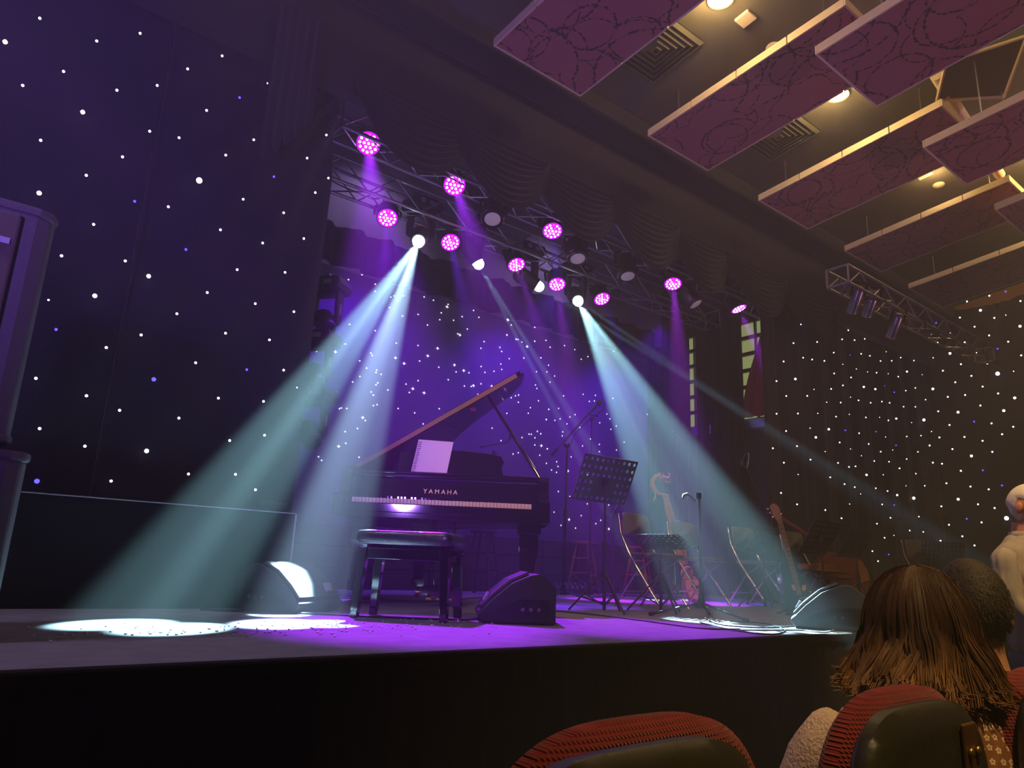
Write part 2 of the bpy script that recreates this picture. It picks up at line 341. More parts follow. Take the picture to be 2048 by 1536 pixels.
MB().tube([(xs, Y_CLOTH+.01, 0), (xs+.005, Y_CLOTH+.01, 2.4), (xs, Y_CLOTH+.01, 4.85)], .005, 6).build('seam', K['swag'], starl)
put_stars(LEFT, starl, lambda x, y: atY(x, y, Y_CLOTH), .0085)
sw_.parent = starl; sb_.parent = starl; sw_.location = atY(97, 600, Y_CLOTH); sw_.scale = (.006,)*3; sb_.location = atY(560, 120, Y_CLOTH); sb_.scale = (.005,)*3; COL.objects.link(sb_)
starr = thing('star_cloth', 'black cloth dotted with white and blue star lights right of the stage opening', 'curtain', (0, 0, 0))
xe = atY(1537, 800, Y_CLOTH).x
MB().grid(drape_fn((xe, Y_CLOTH+.08, 0), (12.96, Y_CLOTH+.08, 0), 0, 4.84, 1.6, .035), 200, 4).build('cloth_panel', K['cloth'], starr, smooth=True)
starw = thing('star_cloth', 'black starlit cloth hung along the right hall wall under the ochre strip', 'curtain', (0, 0, 0))
def side_fn(u, v):
    Y = 4.94-4.38*u; z = -.9+(5.72-.16*u + .12*sin(u*22)*.3)*v
    gath = sin(6*atan2(z-4.6, Y-3.9)*3)*.03*math.exp(-((Y-3.6)**2)/.8)
    return (12.88+.03*sin(Y*9)+gath+.02*sin(z*7+Y*4)*v, Y, z)
MB().grid(side_fn, 110, 60).build('cloth_panel', K['cloth'], starw, smooth=True)
put_stars([s for s in RIGHT if s[0] < 1852], starr, lambda x, y: atY(x, y, Y_CLOTH), .0095)
put_stars([s for s in RIGHT if s[0] >= 1852], starw, lambda x, y: atX(x, y, 12.78), .013)
K['backdrop'] = mat('backdrop_cloth', (.10, .08, .14), .85, var=.08, scale=3, spec=.1)
backd = thing('star_backdrop', 'wide backdrop dotted with tiny glowing four pointed stars behind the piano', 'backdrop', (0, 0, 0))
zt = atY(700, 540, 7.2).z
MB().grid(drape_fn((1.6, 7.24, 0), (8.35, 7.24, 0), .55, zt, .4, .008), 60, 2).build('cloth_panel', K['backdrop'], backd, smooth=True)
first = True
for (x, y, f) in BACK:
    p = atY(x, y, 7.21)
    if p.x > 8.3 or p.x < 1.7 or p.z > zt: continue
    r = .019 if 'B' in f else .0105
    o = sp_ if first else sp_.copy()
    if not first: COL.objects.link(o)
    first = False; o.parent = backd; o.location = p; o.scale = (r, .02, r)
# black drapes on stage
curtain('stage_drape', (1.4, 7.05, 0), (8.3, 7.05, 0), zt-.05, zt+.42, 2.4, .05, 'black pelmet cloth hanging under the rear truss above the backdrop', nu=260)
curtain('stage_drape', (8.3, 7.22, 0), (8.3+.32, 7.1, 0), 0, 3.75, 4, .05, 'black drape just left of the narrow lit window')
a1 = atX(1393.5, 720, X_SIDE-.15); a2 = atX(1489, 760, X_SIDE-.15)
b1 = atX(1376.5, 720, X_SIDE-.15)
curtain('stage_drape', (X_SIDE-.15, 7.05, 0), (b1.x, b1.y, 0), 0, 3.95, 4, .03, 'black drape edge beside the rear wall corner', nu=40)
curtain('stage_drape', (a1.x, a1.y, 0), (a2.x, a2.y, 0), 0, 3.95, 4, .045, 'black drape hanging between the two lit windows')
a3 = atX(1540, 760, X_SIDE-.15)
curtain('stage_drape', (X_SIDE-.15, a3.y, 0), (X_SIDE-.15, 5.14, 0), 0, 3.95, 4, .03, 'black drape right of the window with the red curtain', nu=40)
rc = MB()
def redf(u, v):
    z = wz0+.02+(2.6)*v; w = (.16+.62*abs(math.cos(v*2.9))**1.5)
    yl = wn[1][1]-.1; return (X_SIDE-.06+.02*sin(u*18), yl+w*.62*u, z)
rc.grid(redf, 24, 24)
tag(rc.build('window_curtain', K['red'], smooth=True, solid=.005), 'dark red curtain swept aside across the right stage window', 'curtain')
# valance: six swags and two cascades
SW = [(2.02, 3.15), (2.95, 4.05), (3.9, 5.0), (4.9, 6.0), (5.9, 6.95), (6.9, 8.2), (8.1, 9.5)]
for i, (x0, x1) in enumerate(SW):
    def sf_(u, v, x0=x0, x1=x1, i=i):
        d = 4*u*(1-u); top = 4.2; drop = .12 + v*(.10+.58*d**.75)
        ph = v*9*2*pi
        return (x0+(x1-x0)*(u+.0), 4.76-.09*v*d-.018*sin(ph)*(.3+.7*d)-(i % 2)*.02, top-drop)
    lb = ['first swag of black valance cloth beside the left star cloth', 'second black valance swag from the left star cloth', 'third black valance swag from the left star cloth', 'fourth black valance swag from the left star cloth', 'fifth black valance swag with deep curved folds', 'sixth black valance swag over the right lamps', 'last black valance swag beside the right star cloth'][i]
    tag(MB().grid(sf_, 30, 110).build('valance_swag', K['swag'], smooth=True, solid=.004), lb, 'curtain', 'swags of the valance')
def cascade(x0, x1, ztop, zl, zr, lb):
    def f(u, v):
        st = math.floor(u*5)/5; zb = zl+(zr-zl)*st; tri = abs((u*5) % 1-.5)
        return (x0+(x1-x0)*u, 4.70-.04*tri, ztop-(ztop-zb-.12*tri)*v)
    tag(MB().grid(f, 40, 8).build('valance_tail', K['swag'], solid=.004), lb, 'curtain')
pA = atY(515, 320, 4.7); pB = atY(610, 240, 4.7)
cascade(pA.x, pB.x+.05, 4.3, pA.z, pB.z, 'pleated valance tail with stepped hem in front of the left star cloth')
# stage skirt
skirt = thing('stage_skirt', 'long pleated black skirt cloth across the stage front', 'curtain', (0, 0, 0))
def skf(u, v):
    s = u*15.6; x = -2.5+s
    a = .016*sin(s*46+1.3*sin(s*3))+.012*sin(s*21+2*sin(s*1.7))+.01*sin(s*97)
    return (x, 2.265+a*(.35+.65*(1-v))-.02*(1-v), Z_HALL+.01+(.88)*v)
MB().grid(skf, 1500, 3).build('cloth', K['skirt'], skirt, smooth=True)
MB().box((5.3, 2.27, -.018), (15.6, .05, .05)).build('edge_binding', K['skirt'], skirt, bevel=.01)
# draped platform wall on the left with pale edge tape
dp = thing('draped_platform', 'black draped platform with thin pale edge line at left of stage', 'platform', (0, 0, 0))
px1 = atY(592, 1028, 4.4)
MB().box(((px1.x-2.5)/2, 4.62, px1.z/2), (px1.x+2.5, .42, px1.z)).build('body', K['drape'], dp, bevel=.006)
K['tape'] = mat('pale_tape', (.35, .36, .38), .6)
MB().box(((px1.x-2.5)/2, 4.403, px1.z+.002), (px1.x+2.5, .008, .006)).build('edge_strip', K['tape'], dp)
MB().box((px1.x+.002, 4.403, px1.z/2), (.007, .008, px1.z)).build('edge_strip', K['tape'], dp)
# ---------------- trusses ---------------------------------------------------
def truss(name, x0, x1, Y, zc, h, label, d=.26, pitch=.3, r=.018):
    t = thing(name, label, 'truss', (0, 0, 0))
    for sy in (-1, 1):
        for sz in (-1, 1):
            MB().cyl((x0, Y+sy*d/2, zc+sz*h/2), (x1, Y+sy*d/2, zc+sz*h/2), r, n=8).build('chord', K['alu'], t, smooth=True)
    n = int((x1-x0)/pitch); px = (x1-x0)/n; br = None
    for sy in (-1, 1):                       # front and back lacing
        a = MB().cyl((0, 0, -h/2*1), (px, 0, h/2*1), .008, n=5).build('brace', K['alu'], t); b = MB().cyl((0, 0, h/2), (px, 0, -h/2), .008, n=5).build('brace', K['alu'], t)
        a.location = (x0, Y+sy*d/2, zc); b.location = (x0+px, Y+sy*d/2, zc)
        for i in range(2, n):
            inst(a if i % 2 == 0 else b, t, (x0+i*px, Y+sy*d/2, zc), 'brace')
    a = MB().cyl((0, -d/2, 0), (px, d/2, 0), .008, n=5).build('brace', K['alu'], t); b = MB().cyl((0, d/2, 0), (px, -d/2, 0), .008, n=5).build('brace', K['alu'], t)
    a.location = (x0, Y, zc-h/2); b.location = (x0+px, Y, zc-h/2)
    for i in range(2, n): inst(a if i % 2 == 0 else b, t, (x0+i*px, Y, zc-h/2), 'brace')
    for e in (x0, x1):
        m = MB()
        for sy in (-1, 1): m.cyl((e, Y+sy*d/2, zc-h/2), (e, Y+sy*d/2, zc+h/2), .012, n=6)
        for sz in (-1, 1): m.cyl((e, Y-d/2, zc+sz*h/2), (e, Y+d/2, zc+sz*h/2), .012, n=6)
        m.build('end_frame', K['alu'], t)
    # hanging cables sagging along the truss
    m = MB()
    for k in range(int((x1-x0)/.55)):
        xa = x0+.3+k*.55
        pts = [(xa+q*.09, Y-.08+.05*sin(k*2+q), zc-h/2+.03-.10*sin(pi*q/6)*(.4+.6*((k*37) % 10)/10)) for q in range(7)]
        m.tube(pts, .007, 5)
    m.build('cable', K['black'], t)
    return t
ft = atY(787, 263, Y_FRONT); fb = atY(1122, 447, Y_FRONT-.13); FZ = 3.97
truss('lighting_truss', 2.1, 9.3, Y_FRONT, FZ, .26, 'front aluminium lighting truss hung behind the black valance swags')
bt = atY(900, 440, Y_BACK)
truss('lighting_truss', 1.6, 8.6, Y_BACK, 3.99, .26, 'rear aluminium lighting truss in front of the pale back wall')
YH = 3.0
ha = atY(1675, 553, YH); hb = atY(1800, 640, YH)
truss('lighting_truss', ha.x, 9.5, YH, ha.z, .17, 'short gold lit truss hanging near the right hall wall', d=.2, pitch=.22, r=.013)
# ---------------- lamps: real housings --------------------------------------
NEAR_CAMERA = V((.2, .2, .4))            # point close to the camera, toward which par faces are turned
K["led"] = mat('led_lens', (1, .6, 1), .3, emit=(1.0, .30, 1.0), es=11)
K['ledb'] = mat('led_lens_blue', (.5, .5, 1), .3, emit=(.35, .25, 1.0), es=9)
K['ledr'] = mat('led_lens_red', (1, .2, .6), .3, emit=(1.0, .02, .6), es=7)
K['faceglow'] = mat('halo_glow', (.2, .0, .3), .4, emit=(.55, .0, 1.0), es=1.6)  # emission stands in for the coloured halo around the LEDs
K['headlens'] = mat('beam_lens', (1, 1, 1), .3, emit=(.75, .95, 1.0), es=11)
K['lens'] = mat('frosted_lens', (.75, .68, .6), .35, var=.1, emit=(.9, .7, .6), es=.10)  # faint emission put into lenses of spotlights that are unlit
def aim(o, d):
    o.rotation_mode = 'QUATERNION'; o.rotation_quaternion = V(d).to_track_quat('-Z', 'Y')
# par can pointing -Z, origin at its face centre
def yoke(t, w, l, m, top=.22):
    mb = MB()
    pts = [(-w, 0, l*.5), (-w, 0, l+top*.5), (-w*.8, 0, l+top*.62), (w*.8, 0, l+top*.62), (w, 0, l+top*.5), (w, 0, l*.5)]
    for a, b in zip(pts, pts[1:]):
        mb.tube([a, b], .014, 6)
    return mb.build('yoke', m, t)
def par_can(kind='par'):
    t = thing('par_can', 'x', 'stage light')
    b = MB(); b.tube([(0, 0, .0), (0, 0, .02), (0, 0, .05), (0, 0, .17), (0, 0, .22), (0, 0, .235)], [.115, .118, .112, .108, .085, .03], 24)
    b.build('body', K['black'], t, smooth=True)
    for k in range(6):
        a = k*pi/3; MB().box((.108*cos(a), .108*sin(a), .12), (.012, .012, .16), Matrix.Rotation(a, 3, 'Z')).build('fin', K['black'], t)
    yoke(t, .135, .1, K['black'])
    MB().cyl((0, 0, .002), (0, 0, -.001), .104, n=24).build('halo_plate', K['faceglow'], t)
    pos = [(0, 0)]+[(.038*cos(k*pi/3), .038*sin(k*pi/3)) for k in range(6)]+[(.076*cos(k*pi/6), .076*sin(k*pi/6)) for k in range(12)]
    e0 = None
    for i, (x, y) in enumerate(pos):
        if e0 is None:
            e0 = MB().ellip((0, 0, 0), (.0135, .0135, .006), 8, 5).build('led', K['led'], t, smooth=True); e0.location = (x, y, -.003); e1 = e0.copy(); e1.data = e0.data.copy(); e1.data.materials[0] = K['ledb']; e2 = e0.copy(); e2.data = e0.data.copy(); e2.data.materials[0] = K['ledr']
        else: inst(e1 if i % 5 == 2 else e2 if i % 7 == 3 else e0, t, (x, y, -.003), 'led')
    return t
p0_ = par_can()
PL = ['brightest par lamp, first on the front truss from the left cloth', 'second par lamp on the front truss, glowing magenta', 'par lamp with blue dots between two unlit spotlights on the front truss', 'magenta par lamp on the front truss before the narrow lit window', 'par lamp tilted sideways above the window with the red curtain', 'last par lamp on the front truss beside the right star cloth',
      'first small par lamp on the rear truss, left of the moving heads', 'par lamp on the rear truss between the first two beam lights', 'par lamp on the rear truss right of the second beam light', 'par lamp on the rear truss between the third and fourth beam lights', 'dim dotted par lamp ending the row on the rear truss']
for i, (p, tg, fr) in enumerate(PARPOS):
    o = p0_ if i == 0 else dup(p0_)
    o.location = p; o['label'] = PL[i]; o['group'] = 'par lamps on the front truss' if fr else 'par lamps on the rear truss'
    d = (tg-p).normalized()
    # the housing leans a little further toward the camera than the beam axis, as hung
    aim(o, d*.75 + (NEAR_CAMERA-p).normalized()*(.75 if i in (0, 1) else .45 if i not in (4,) else .1))
def clamp_for(p, zt, par):
    MB().box((0, 0, 0), (.05, .07, .05)).build('clamp', K['black'], par).location = (0, 0, .33)
# unlit fresnel spotlights on the front truss
def fresnel():
    t = thing('spotlight', 'x', 'stage light')
    b = MB(); b.tube([(0, 0, -.02), (0, 0, 0), (0, 0, .03), (0, 0, .06), (0, 0, .22), (0, 0, .27), (0, 0, .3)], [.108, .118, .118, .098, .098, .07, .03], 24)
    b.build('body', K['black'], t, smooth=True)
    MB().ellip((0, 0, -.018), (.082, .082, .018), 20, 8).build('lens', K['lens'], t, smooth=True)
    yoke(t, .125, .12, K['black'], .28)
    for s in (-1, 1): MB().cyl((s*.1, 0, .12), (s*.16, 0, .12), .022, n=10).build('knob', K['black'], t)
    MB().box((0, 0, .36), (.06, .05, .09)).build('clamp', K['alu'], t, bevel=.006)
    for k in range(4): MB().box((.1*cos(k*pi/2+.78), .1*sin(k*pi/2+.78), .0), (.05, .012, .06), Matrix.Rotation(k*pi/2+.78+pi/2, 3, 'Z')).build('barn_clip', K['black'], t)
    return t
f0_ = fresnel()
FL = ['unlit black spotlight hanging between the second and third front lamps', 'unlit black spotlight right of the blue dotted par lamp', 'unlit black spotlight, third from the left cloth on the front truss', 'unlit black spotlight above the narrow lit window']
for i, (x, y) in enumerate([(985, 436), (1155, 515), (1255, 550), (1390, 606)]):
    p = atY(x, y, Y_FRONT-.05); o = f0_ if i == 0 else dup(f0_)
    o.location = p; o['label'] = FL[i]; o['group'] = 'unlit spotlights on the front truss'
    aim(o, [(-.28, -.42, -1), (-.15, -.35, -1), (-.1, -.3, -1), (.35, -.5, -1)][i])
# moving heads
K['oval'] = mat('grey_print', (.25, .25, .28), .5)
def moving_head():
    t = thing('moving_head', 'x', 'stage light')       # origin at head pivot; base above
    b = MB(); b.prism([(-.17, -.14, .30), (.17, -.14, .30), (.19, -.14, .36), (.17, -.14, .42), (-.17, -.14, .42), (-.19, -.14, .36)], (0, 0, 0), (0, .28, 0))
    base = b.build('base', K['plastic'], t, bevel=.01)
    MB().cyl((-.07, -.146, .36), (-.07, -.138, .36), .03, n=16).build('dial', K['oval'], base)
    MB().box((.06, -.143, .36), (.08, .006, .045)).build('display', K['oval'], base)
    y = MB()
    for s in (-1, 1):
        y.prism([(s*.13, -.06, .30), (s*.13, .06, .30), (s*.13, .05, .0), (s*.13, .0, -.05), (s*.13, -.05, .0)], (-.02, 0, 0), (.02, 0, 0))
    y.box((0, 0, .285), (.3, .13, .05)); yk = y.build('yoke', K['plastic'], t, bevel=.008)
    MB().ellip((.152, 0, .12), (.004, .022, .06), 14, 8).build('logo', K['oval'], yk, smooth=True)
    MB().box((0, 0, .45), (.05, .1, .07)).build('clamp', K['alu'], t, bevel=.006)
    return t
def head_part(t, d, lens):
    h = MB(); d = V(d).normalized(); q = d.to_track_quat('-Z', 'Y').to_matrix()
    h.tube([q @ V((0, 0, z)) for z in (-.16, -.13, -.05, .08, .13, .16)], [.078, .085, .10, .10, .08, .05], 20)
    hd = h.build('head', K['plastic'], t, smooth=True)
    l = MB(); l.tube([q @ V((0, 0, z)) for z in (-.155, -.172, -.178)], [.068, .06, .02], 20)
    l.build('lens', lens, hd, smooth=True)
m0_ = moving_head()
ML = ['moving head lamp throwing the wide split beam toward the left floor', 'moving head lamp with a single faint beam, second on the rear truss', 'moving head lamp with narrow beam, third on the rear truss', 'moving head lamp with the brightest split beam toward the right floor']
for i, p in enumerate(HEADPOS):
    o = dup(m0_); o.location = p; o['label'] = ML[i]; o['group'] = 'moving head lamps on the rear truss'
    tg = [(1.3, 2.9, 0), (6.5, 5.4, 0), (7.3, 4.9, 2.2), (4.2, 2.7, 0)][i]
    d = (V(tg)-p).normalized(); o.location = p - d*.17
    hd = d*.75+(NEAR_CAMERA-p).normalized()*.6 if i in (0, 1, 3) else d
    head_part(o, d, K['headlens'])
    # glowing front glass, a shallow dome so that it is seen from the side too
    MB().ellip(d*.185, (.062, .062, .062), 16, 10).build('front_glass', K['headlens'], o, smooth=True)
# two heads rigged sideways on a pole behind the left cloth
hp = atY(650, 640, 6.3)
m0_.location = (hp.x, hp.y, hp.z-.02); m0_['label'] = 'dark moving head lamp clamped to the pole behind the left star cloth'; m0_.rotation_euler = (0, 0, -.9)
head_part(m0_, (.5, -.5, -.6), K['black'])
m1 = dup(m0_); q = atY(628, 752, 6.3); m1.location = (q.x, q.y, q.z); m1['label'] = 'lower dark moving head lamp half hidden behind the left star cloth'
m2 = dup(m0_); q = atY(640, 870, 6.3); m2.location = (q.x-.1, q.y, q.z); m2['label'] = 'lowest dark moving head lamp on the pole behind the left star cloth'
tag(MB().cyl((2.45, 6.5, 0), (2.45, 6.5, 3.7), .025).build('lamp_pole', K['black'], smooth=True), 'black vertical pole carrying lamps behind the left star cloth', 'pole')
# house truss lamps, gold lit profile spots
K['grey'] = mat('grey_metal', (.2, .19, .18), .3, .7)
for i, (x, y) in enumerate([(1712, 598), (1742, 606), (1790, 650)]):
    p = atY(x, y, YH)
    t = thing('profile_spotlight', ['profile spotlight at the near end of the gold lit truss', 'shiny barrel spotlight hanging under the middle of the gold lit truss', 'small barrel spotlight at the far end of the gold lit truss'][i], 'stage light', p, 0, 'spotlights on the gold lit truss')
    MB().tube([(0, 0, .12), (0, 0, .08), (0, 0, -.1), (0, 0, -.13)], [.03, .055, .05, .055], 14).build('barrel', K['grey'], t, smooth=True)
    MB().cyl((0, 0, -.131), (0, 0, -.135), .045).build('lens', K['lens'], t)
    yoke(t, .07, .06, K['black'], .16); aim(t, (.35, .6, -.9))
# ---------------- hall ceiling clouds ----------------------------------------
K['cloud'] = m = mat('burgundy_panel', (.40, .13, .14), .85, var=.12, scale=40, bump=.2)
t = m.node_tree; P = t.nodes['Principled BSDF']; L = t.links
tc = t.nodes.new('ShaderNodeTexCoord')
def chains(off, s1, s2, rad, wid):
    mp = t.nodes.new('ShaderNodeMapping'); mp.inputs['Location'].default_value = (off, off*1.7, 0); L.new(tc.outputs['Object'], mp.inputs[0])
    sx = t.nodes.new('ShaderNodeSeparateXYZ'); L.new(mp.outputs[0], sx.inputs[0])
    cb = t.nodes.new('ShaderNodeCombineXYZ'); L.new(sx.outputs[0], cb.inputs[0]); L.new(sx.outputs[1], cb.inputs[1])
    v = t.nodes.new('ShaderNodeTexVoronoi'); v.voronoi_dimensions = '2D'; v.inputs['Scale'].default_value = s1; L.new(cb.outputs[0], v.inputs['Vector'])
    r = t.nodes.new('ShaderNodeMath'); r.operation = 'SUBTRACT'; L.new(v.outputs['Distance'], r.inputs[0]); r.inputs[1].default_value = rad
    a = t.nodes.new('ShaderNodeMath'); a.operation = 'ABSOLUTE'; L.new(r.outputs[0], a.inputs[0])
    v2 = t.nodes.new('ShaderNodeTexVoronoi'); v2.voronoi_dimensions = '2D'; v2.inputs['Scale'].default_value = s2; L.new(cb.outputs[0], v2.inputs['Vector'])
    k = t.nodes.new('ShaderNodeMapRange'); k.inputs[1].default_value = .15; k.inputs[2].default_value = .55; k.inputs[3].default_value = wid; k.inputs[4].default_value = wid*.12
    L.new(v2.outputs['Distance'], k.inputs[0])
    c = t.nodes.new('ShaderNodeMath'); c.operation = 'LESS_THAN'; L.new(a.outputs[0], c.inputs[0]); L.new(k.outputs[0], c.inputs[1]); return c.outputs[0]
o1 = chains(0, 1.7, 26, .42, .022); o2 = chains(3.3, 1.3, 22, .55, .020); o3 = chains(7.7, 2.3, 30, .5, .022); o4 = chains(5.1, 1.5, 24, .33, .021)
def mx_(a, b):
    q = t.nodes.new('ShaderNodeMath'); q.operation = 'MAXIMUM'; L.new(a, q.inputs[0]); L.new(b, q.inputs[1]); return q.outputs[0]
allc = mx_(mx_(o1, o2), mx_(o3, o4))
src = P.inputs['Base Color'].links[0].from_socket
mm = t.nodes.new('ShaderNodeMix'); mm.data_type = 'RGBA'; L.new(src, mm.inputs['A']); mm.inputs['B'].default_value = (.07, .025, .028, 1)
L.new(allc, mm.inputs['Factor']); L.new(mm.outputs['Result'], P.inputs['Base Color'])
def cloud(z0, y0, xl, xr, yb, label, group):
    # underside plane z = z0 + .148*(y0 - Y)
    t = thing('ceiling_panel', label, 'ceiling panel', (0, 0, 0), 0, group)
    sk = -.056
    def pt(x, y, dz): return V((x + sk*(y-y0), y, z0+.148*(y0-y)+dz))
    b = MB(); b.prism([pt(xl, y0, 0), pt(xr, y0, 0), pt(xr, yb, 0), pt(xl, yb, 0)], (0, 0, .004), (0, 0, .05)); b.build('board', K['cloud'], t)
    n = 4; h = .075
    for k in range(n):
        ya = y0-(y0-yb)*k/n-.006*(k > 0); yc = y0-(y0-yb)*(k+1)/n+.006*(k < n-1)
        for x in (xl-.018, xr+.002):
            b = MB(); b.prism([pt(x, ya, 0), pt(x+.016, ya, 0), pt(x+.016, yc, 0), pt(x, yc, 0)], (0, 0, 0), (0, 0, h)); b.build('edge_strip', K['edge'], t)
    for y in (y0+.002, yb-.018):
        b = MB(); b.prism([pt(xl-.018, y, 0), pt(xr+.018, y, 0), pt(xr+.018, y+.016, 0), pt(xl-.018, y+.016, 0)], (0, 0, 0), (0, 0, h)); b.build('edge_strip', K['edge'], t)
    for (fx, fy) in ((.15, .12), (.85, .12), (.15, .88), (.85, .88)):
        q = pt(xl+(xr-xl)*fx, y0+(yb-y0)*fy, .05); MB().cyl(q, (q.x, q.y, ceilz(q.y)), .006, n=6).build('hanger', K['alu'], t)
F = [((1000, 84), (1163, 188), None), ((1297, 275), (1408, 345), (1690, 15)), ((1515, 405), (1610, 460), (1880, 212)), ((1680, 508), (1750, 548), (2015, 362)), ((1808, 582), (1870, 620), None)]
LB1 = ['burgundy patterned ceiling panel nearest the stage opening corner', 'burgundy ceiling panel beside the square vent, second from the stage corner', 'third burgundy ceiling panel in the front row, counted from the stage corner', 'fourth burgundy ceiling panel in the front row', 'last burgundy ceiling panel of the front row, over the right star cloth']
PZ = 4.5; PY = 4.2
for i, (a, b, c) in enumerate(F):
    A = on_plane(*a, PZ, PY); B = on_plane(*b, PZ, PY)
    yb = on_plane(*c, PZ, PY).y if c else .6 + (1 if i == 4 else 0)*0
    if i == 0: yb = on_plane(1690, 15, PZ, PY).y
    if i == 4: yb = 1.9
    cloud(PZ, PY, A.x, B.x, yb, LB1[i], 'ceiling panels in the front row')
P2 = on_plane(1636, 110, 4.25, 2.36)
for i, (a, b) in enumerate([((1636, 110), (1748, 214)), ((1843, 300), (1926, 371)), ((1983, 425), (2060, 480))]):
    A = on_plane(*a, 4.25, 2.36); B = on_plane(*b, 4.25, 2.36)
    cloud(4.25, 2.36, A.x, B.x, -1.2, ['lower burgundy ceiling panel overlapping the second front panel', 'lower burgundy ceiling panel below the duct at the hall ceiling', 'lower burgundy ceiling panel cut by the photo edge over the right wall'][i], 'lower ceiling panels')
# downlights and ceiling fittings
WARM = (1.0, .66, .26)
K['down'] = mat('downlight_glass', (1, .9, .6), .4, emit=(1, .68, .22), es=9)
for i, (x, y) in enumerate([(1441, -2), (1675, 190)]):
    p = on_plane(x, y, ceilz(4.75)-.02, 4.75); p.z -= .0
    t = thing('downlight', ['recessed warm downlight glowing at the top between two panels', 'recessed warm downlight peeping out beside the second panel'][i], 'ceiling light', p)
    MB().tube([(0, 0, .02), (0, 0, -.012), (0, 0, -.016)], [.11, .11, .09], 24).build('rim', K['edge'], t)
    MB().ellip((0, 0, -.012), (.085, .085, .02), 20, 8).build('glass', K['down'], t, smooth=True)
def plate(name, px, py, s, label, cat, m, h=.03):
    p = on_plane(px, py, ceilz(4.75)-.02, 4.75); mb = MB(); mb.box((0, 0, 0), (s, s, h))
    o = mb.build(name, m, bevel=.008); o.location = p; o.rotation_euler = (-.147, 0, 0); return tag(o, label, cat)
plate('smoke_detector', 1491, 38, .14, 'small square white detector beside the top downlight', 'detector', K['edge'])
plate('ceiling_speaker', 1847, 348, .16, 'small square white fitting near the third ceiling panel', 'fitting', K['edge'])
for i, (x, y) in enumerate([(1547, 95), (1877, 370)]):
    p = on_plane(x, y, ceilz(4.75)-.01, 4.75)
    t = tag(MB().ellip((0, 0, 0), (.07, .07, .03), 18, 8).build('sensor_dome', K['edge'], smooth=True), ['pinkish round sensor dome above the second panel edge', 'round sensor dome by the third ceiling panel'][i], 'sensor'); t.location = p
for i, (x, y) in enumerate([(1312, 98), (1558, 272)]):
    p = on_plane(x, y, ceilz(4.75)-.02, 4.75)
    t = thing('ceiling_vent', ['square dark air vent beside the first ceiling panel', 'square dark air vent half hidden by the second ceiling panel'][i], 'vent', p); t.rotation_euler = (-.147, 0, 0)
    MB().box((0, 0, .01), (.62, .62, .02)).build('backing', K['black'], t)
    for k in range(6):
        s = .31-.05*k
        m = MB()
        for a in range(4):
            R = Matrix.Rotation(a*pi/2, 3, 'Z'); m.prism([R @ V((-s, -s, -.0)), R @ V((s, -s, -.0)), R @ V((s-.032, -s+.032, -.028)), R @ V((-s+.032, -s+.032, -.028))], (0, 0, 0), (0, 0, .004))
        m.build('louvre', K['ceil'], t)
# duct and conduit on the ceiling at the right
p = on_plane(1955, 150, 4.62, 4.75)
t = thing('air_duct', 'dark trapezoid duct with pale edges on the ceiling above the panels', 'duct', p, .5)
MB().prism([(-.45, -.3, 0), (.45, -.3, 0), (.3, .3, 0), (-.3, .3, 0)], (0, 0, 0), (0, 0, .12)).build('box', K['ceil'], t, bevel=.02)
m = MB(); q = [(-.45, -.3, 0), (.45, -.3, 0), (.3, .3, 0), (-.3, .3, 0)]
for a, b in zip(q, q[1:]+q[:1]): m.tube([a, b], .018, 6)
m.build('flange', K['edge'], t)
a = on_plane(1872, 150, 4.72, 4.75); b = on_plane(2000, 350, 4.72, 4.75)
tag(MB().tube([a, b], .055, 12).build('ceiling_pipe', K['edge'], smooth=True), 'pale round pipe running under the ceiling behind the panels', 'pipe')
# the hall's warm lamps (just under the ceiling) and more added to brighten panel edges
for (x, y) in [(1441, -2), (1675, 190), (2085, 300)]:
    p = on_plane(x, y, ceilz(4.75)-.1, 4.75)
    point((p.x, p.y, p.z-.06), 30, WARM, .08, 'downlight_lamp')
for (x, y, e) in ((8.7, 3.0, 10), (10.6, 2.4, 9), (2.4, 1.6, 20), (6.5, -1.0, 16), (10.8, -.5, 12), (5.9, 1.3, 8), (7.7, 1.3, 7), (3.9, 1.0, 9)):
    point((x, y, ceilz(y)-.12), e, WARM, .1, 'downlight_lamp')
# downlights over the audience rows
for (q, t_, d, e) in (((.6, -1.2, 4.6), (1.4, .6, -.2), 26, 560), ((3.6, -.9, 4.6), (2.2, .7, 0), 26, 300), ((3.4, -.4, 4.6), (4.5, 1.35, .6), 20, 1100)):
    spot(q, t_, d, e, WARM, .6, .1, 'downlight_lamp')
# ---------------- grand piano -------------------------------------------------
PYAW = radians(-38)                      # keyboard faces the hall's left
kl = ray(702, 1003); 
def atdepth(px, py, d):                  # point at camera depth d
    return CAMPOS + ray(px, py)*d
pc = atdepth(668, 1004, 5.0)
PO = (pc.x, pc.y, 0)
pn = thing('grand_piano', 'black grand piano with open lid and lit keyboard at centre stage', 'piano', PO, PYAW)
W_ = 1.50
outl = [(0, .22), (0, 1.55), (.04, 1.72), (.14, 1.84), (.30, 1.90), (.48, 1.86), (.62, 1.74), (.74, 1.52), (.86, 1.30), (1.02, 1.14), (1.22, 1.02), (1.38, .90), (1.47, .74), (W_, .55), (W_, .22)]
def rim(o, z0, z1, th):
    mb = MB(); n = len(o); inn = []
    for i, (x, y) in enumerate(o):
        a = V(o[max(i-1, 0)]); b = V(o[min(i+1, n-1)]); d = (b-a).normalized(); inn.append((x+d.y*th, y-d.x*th))
    for i in range(n-1):
        A, B, C_, D = o[i], o[i+1], inn[i+1], inn[i]
        mb.prism([(A[0], A[1], z0), (B[0], B[1], z0), (C_[0], C_[1], z0), (D[0], D[1], z0)], (0, 0, 0), (0, 0, z1-z0))
    return mb
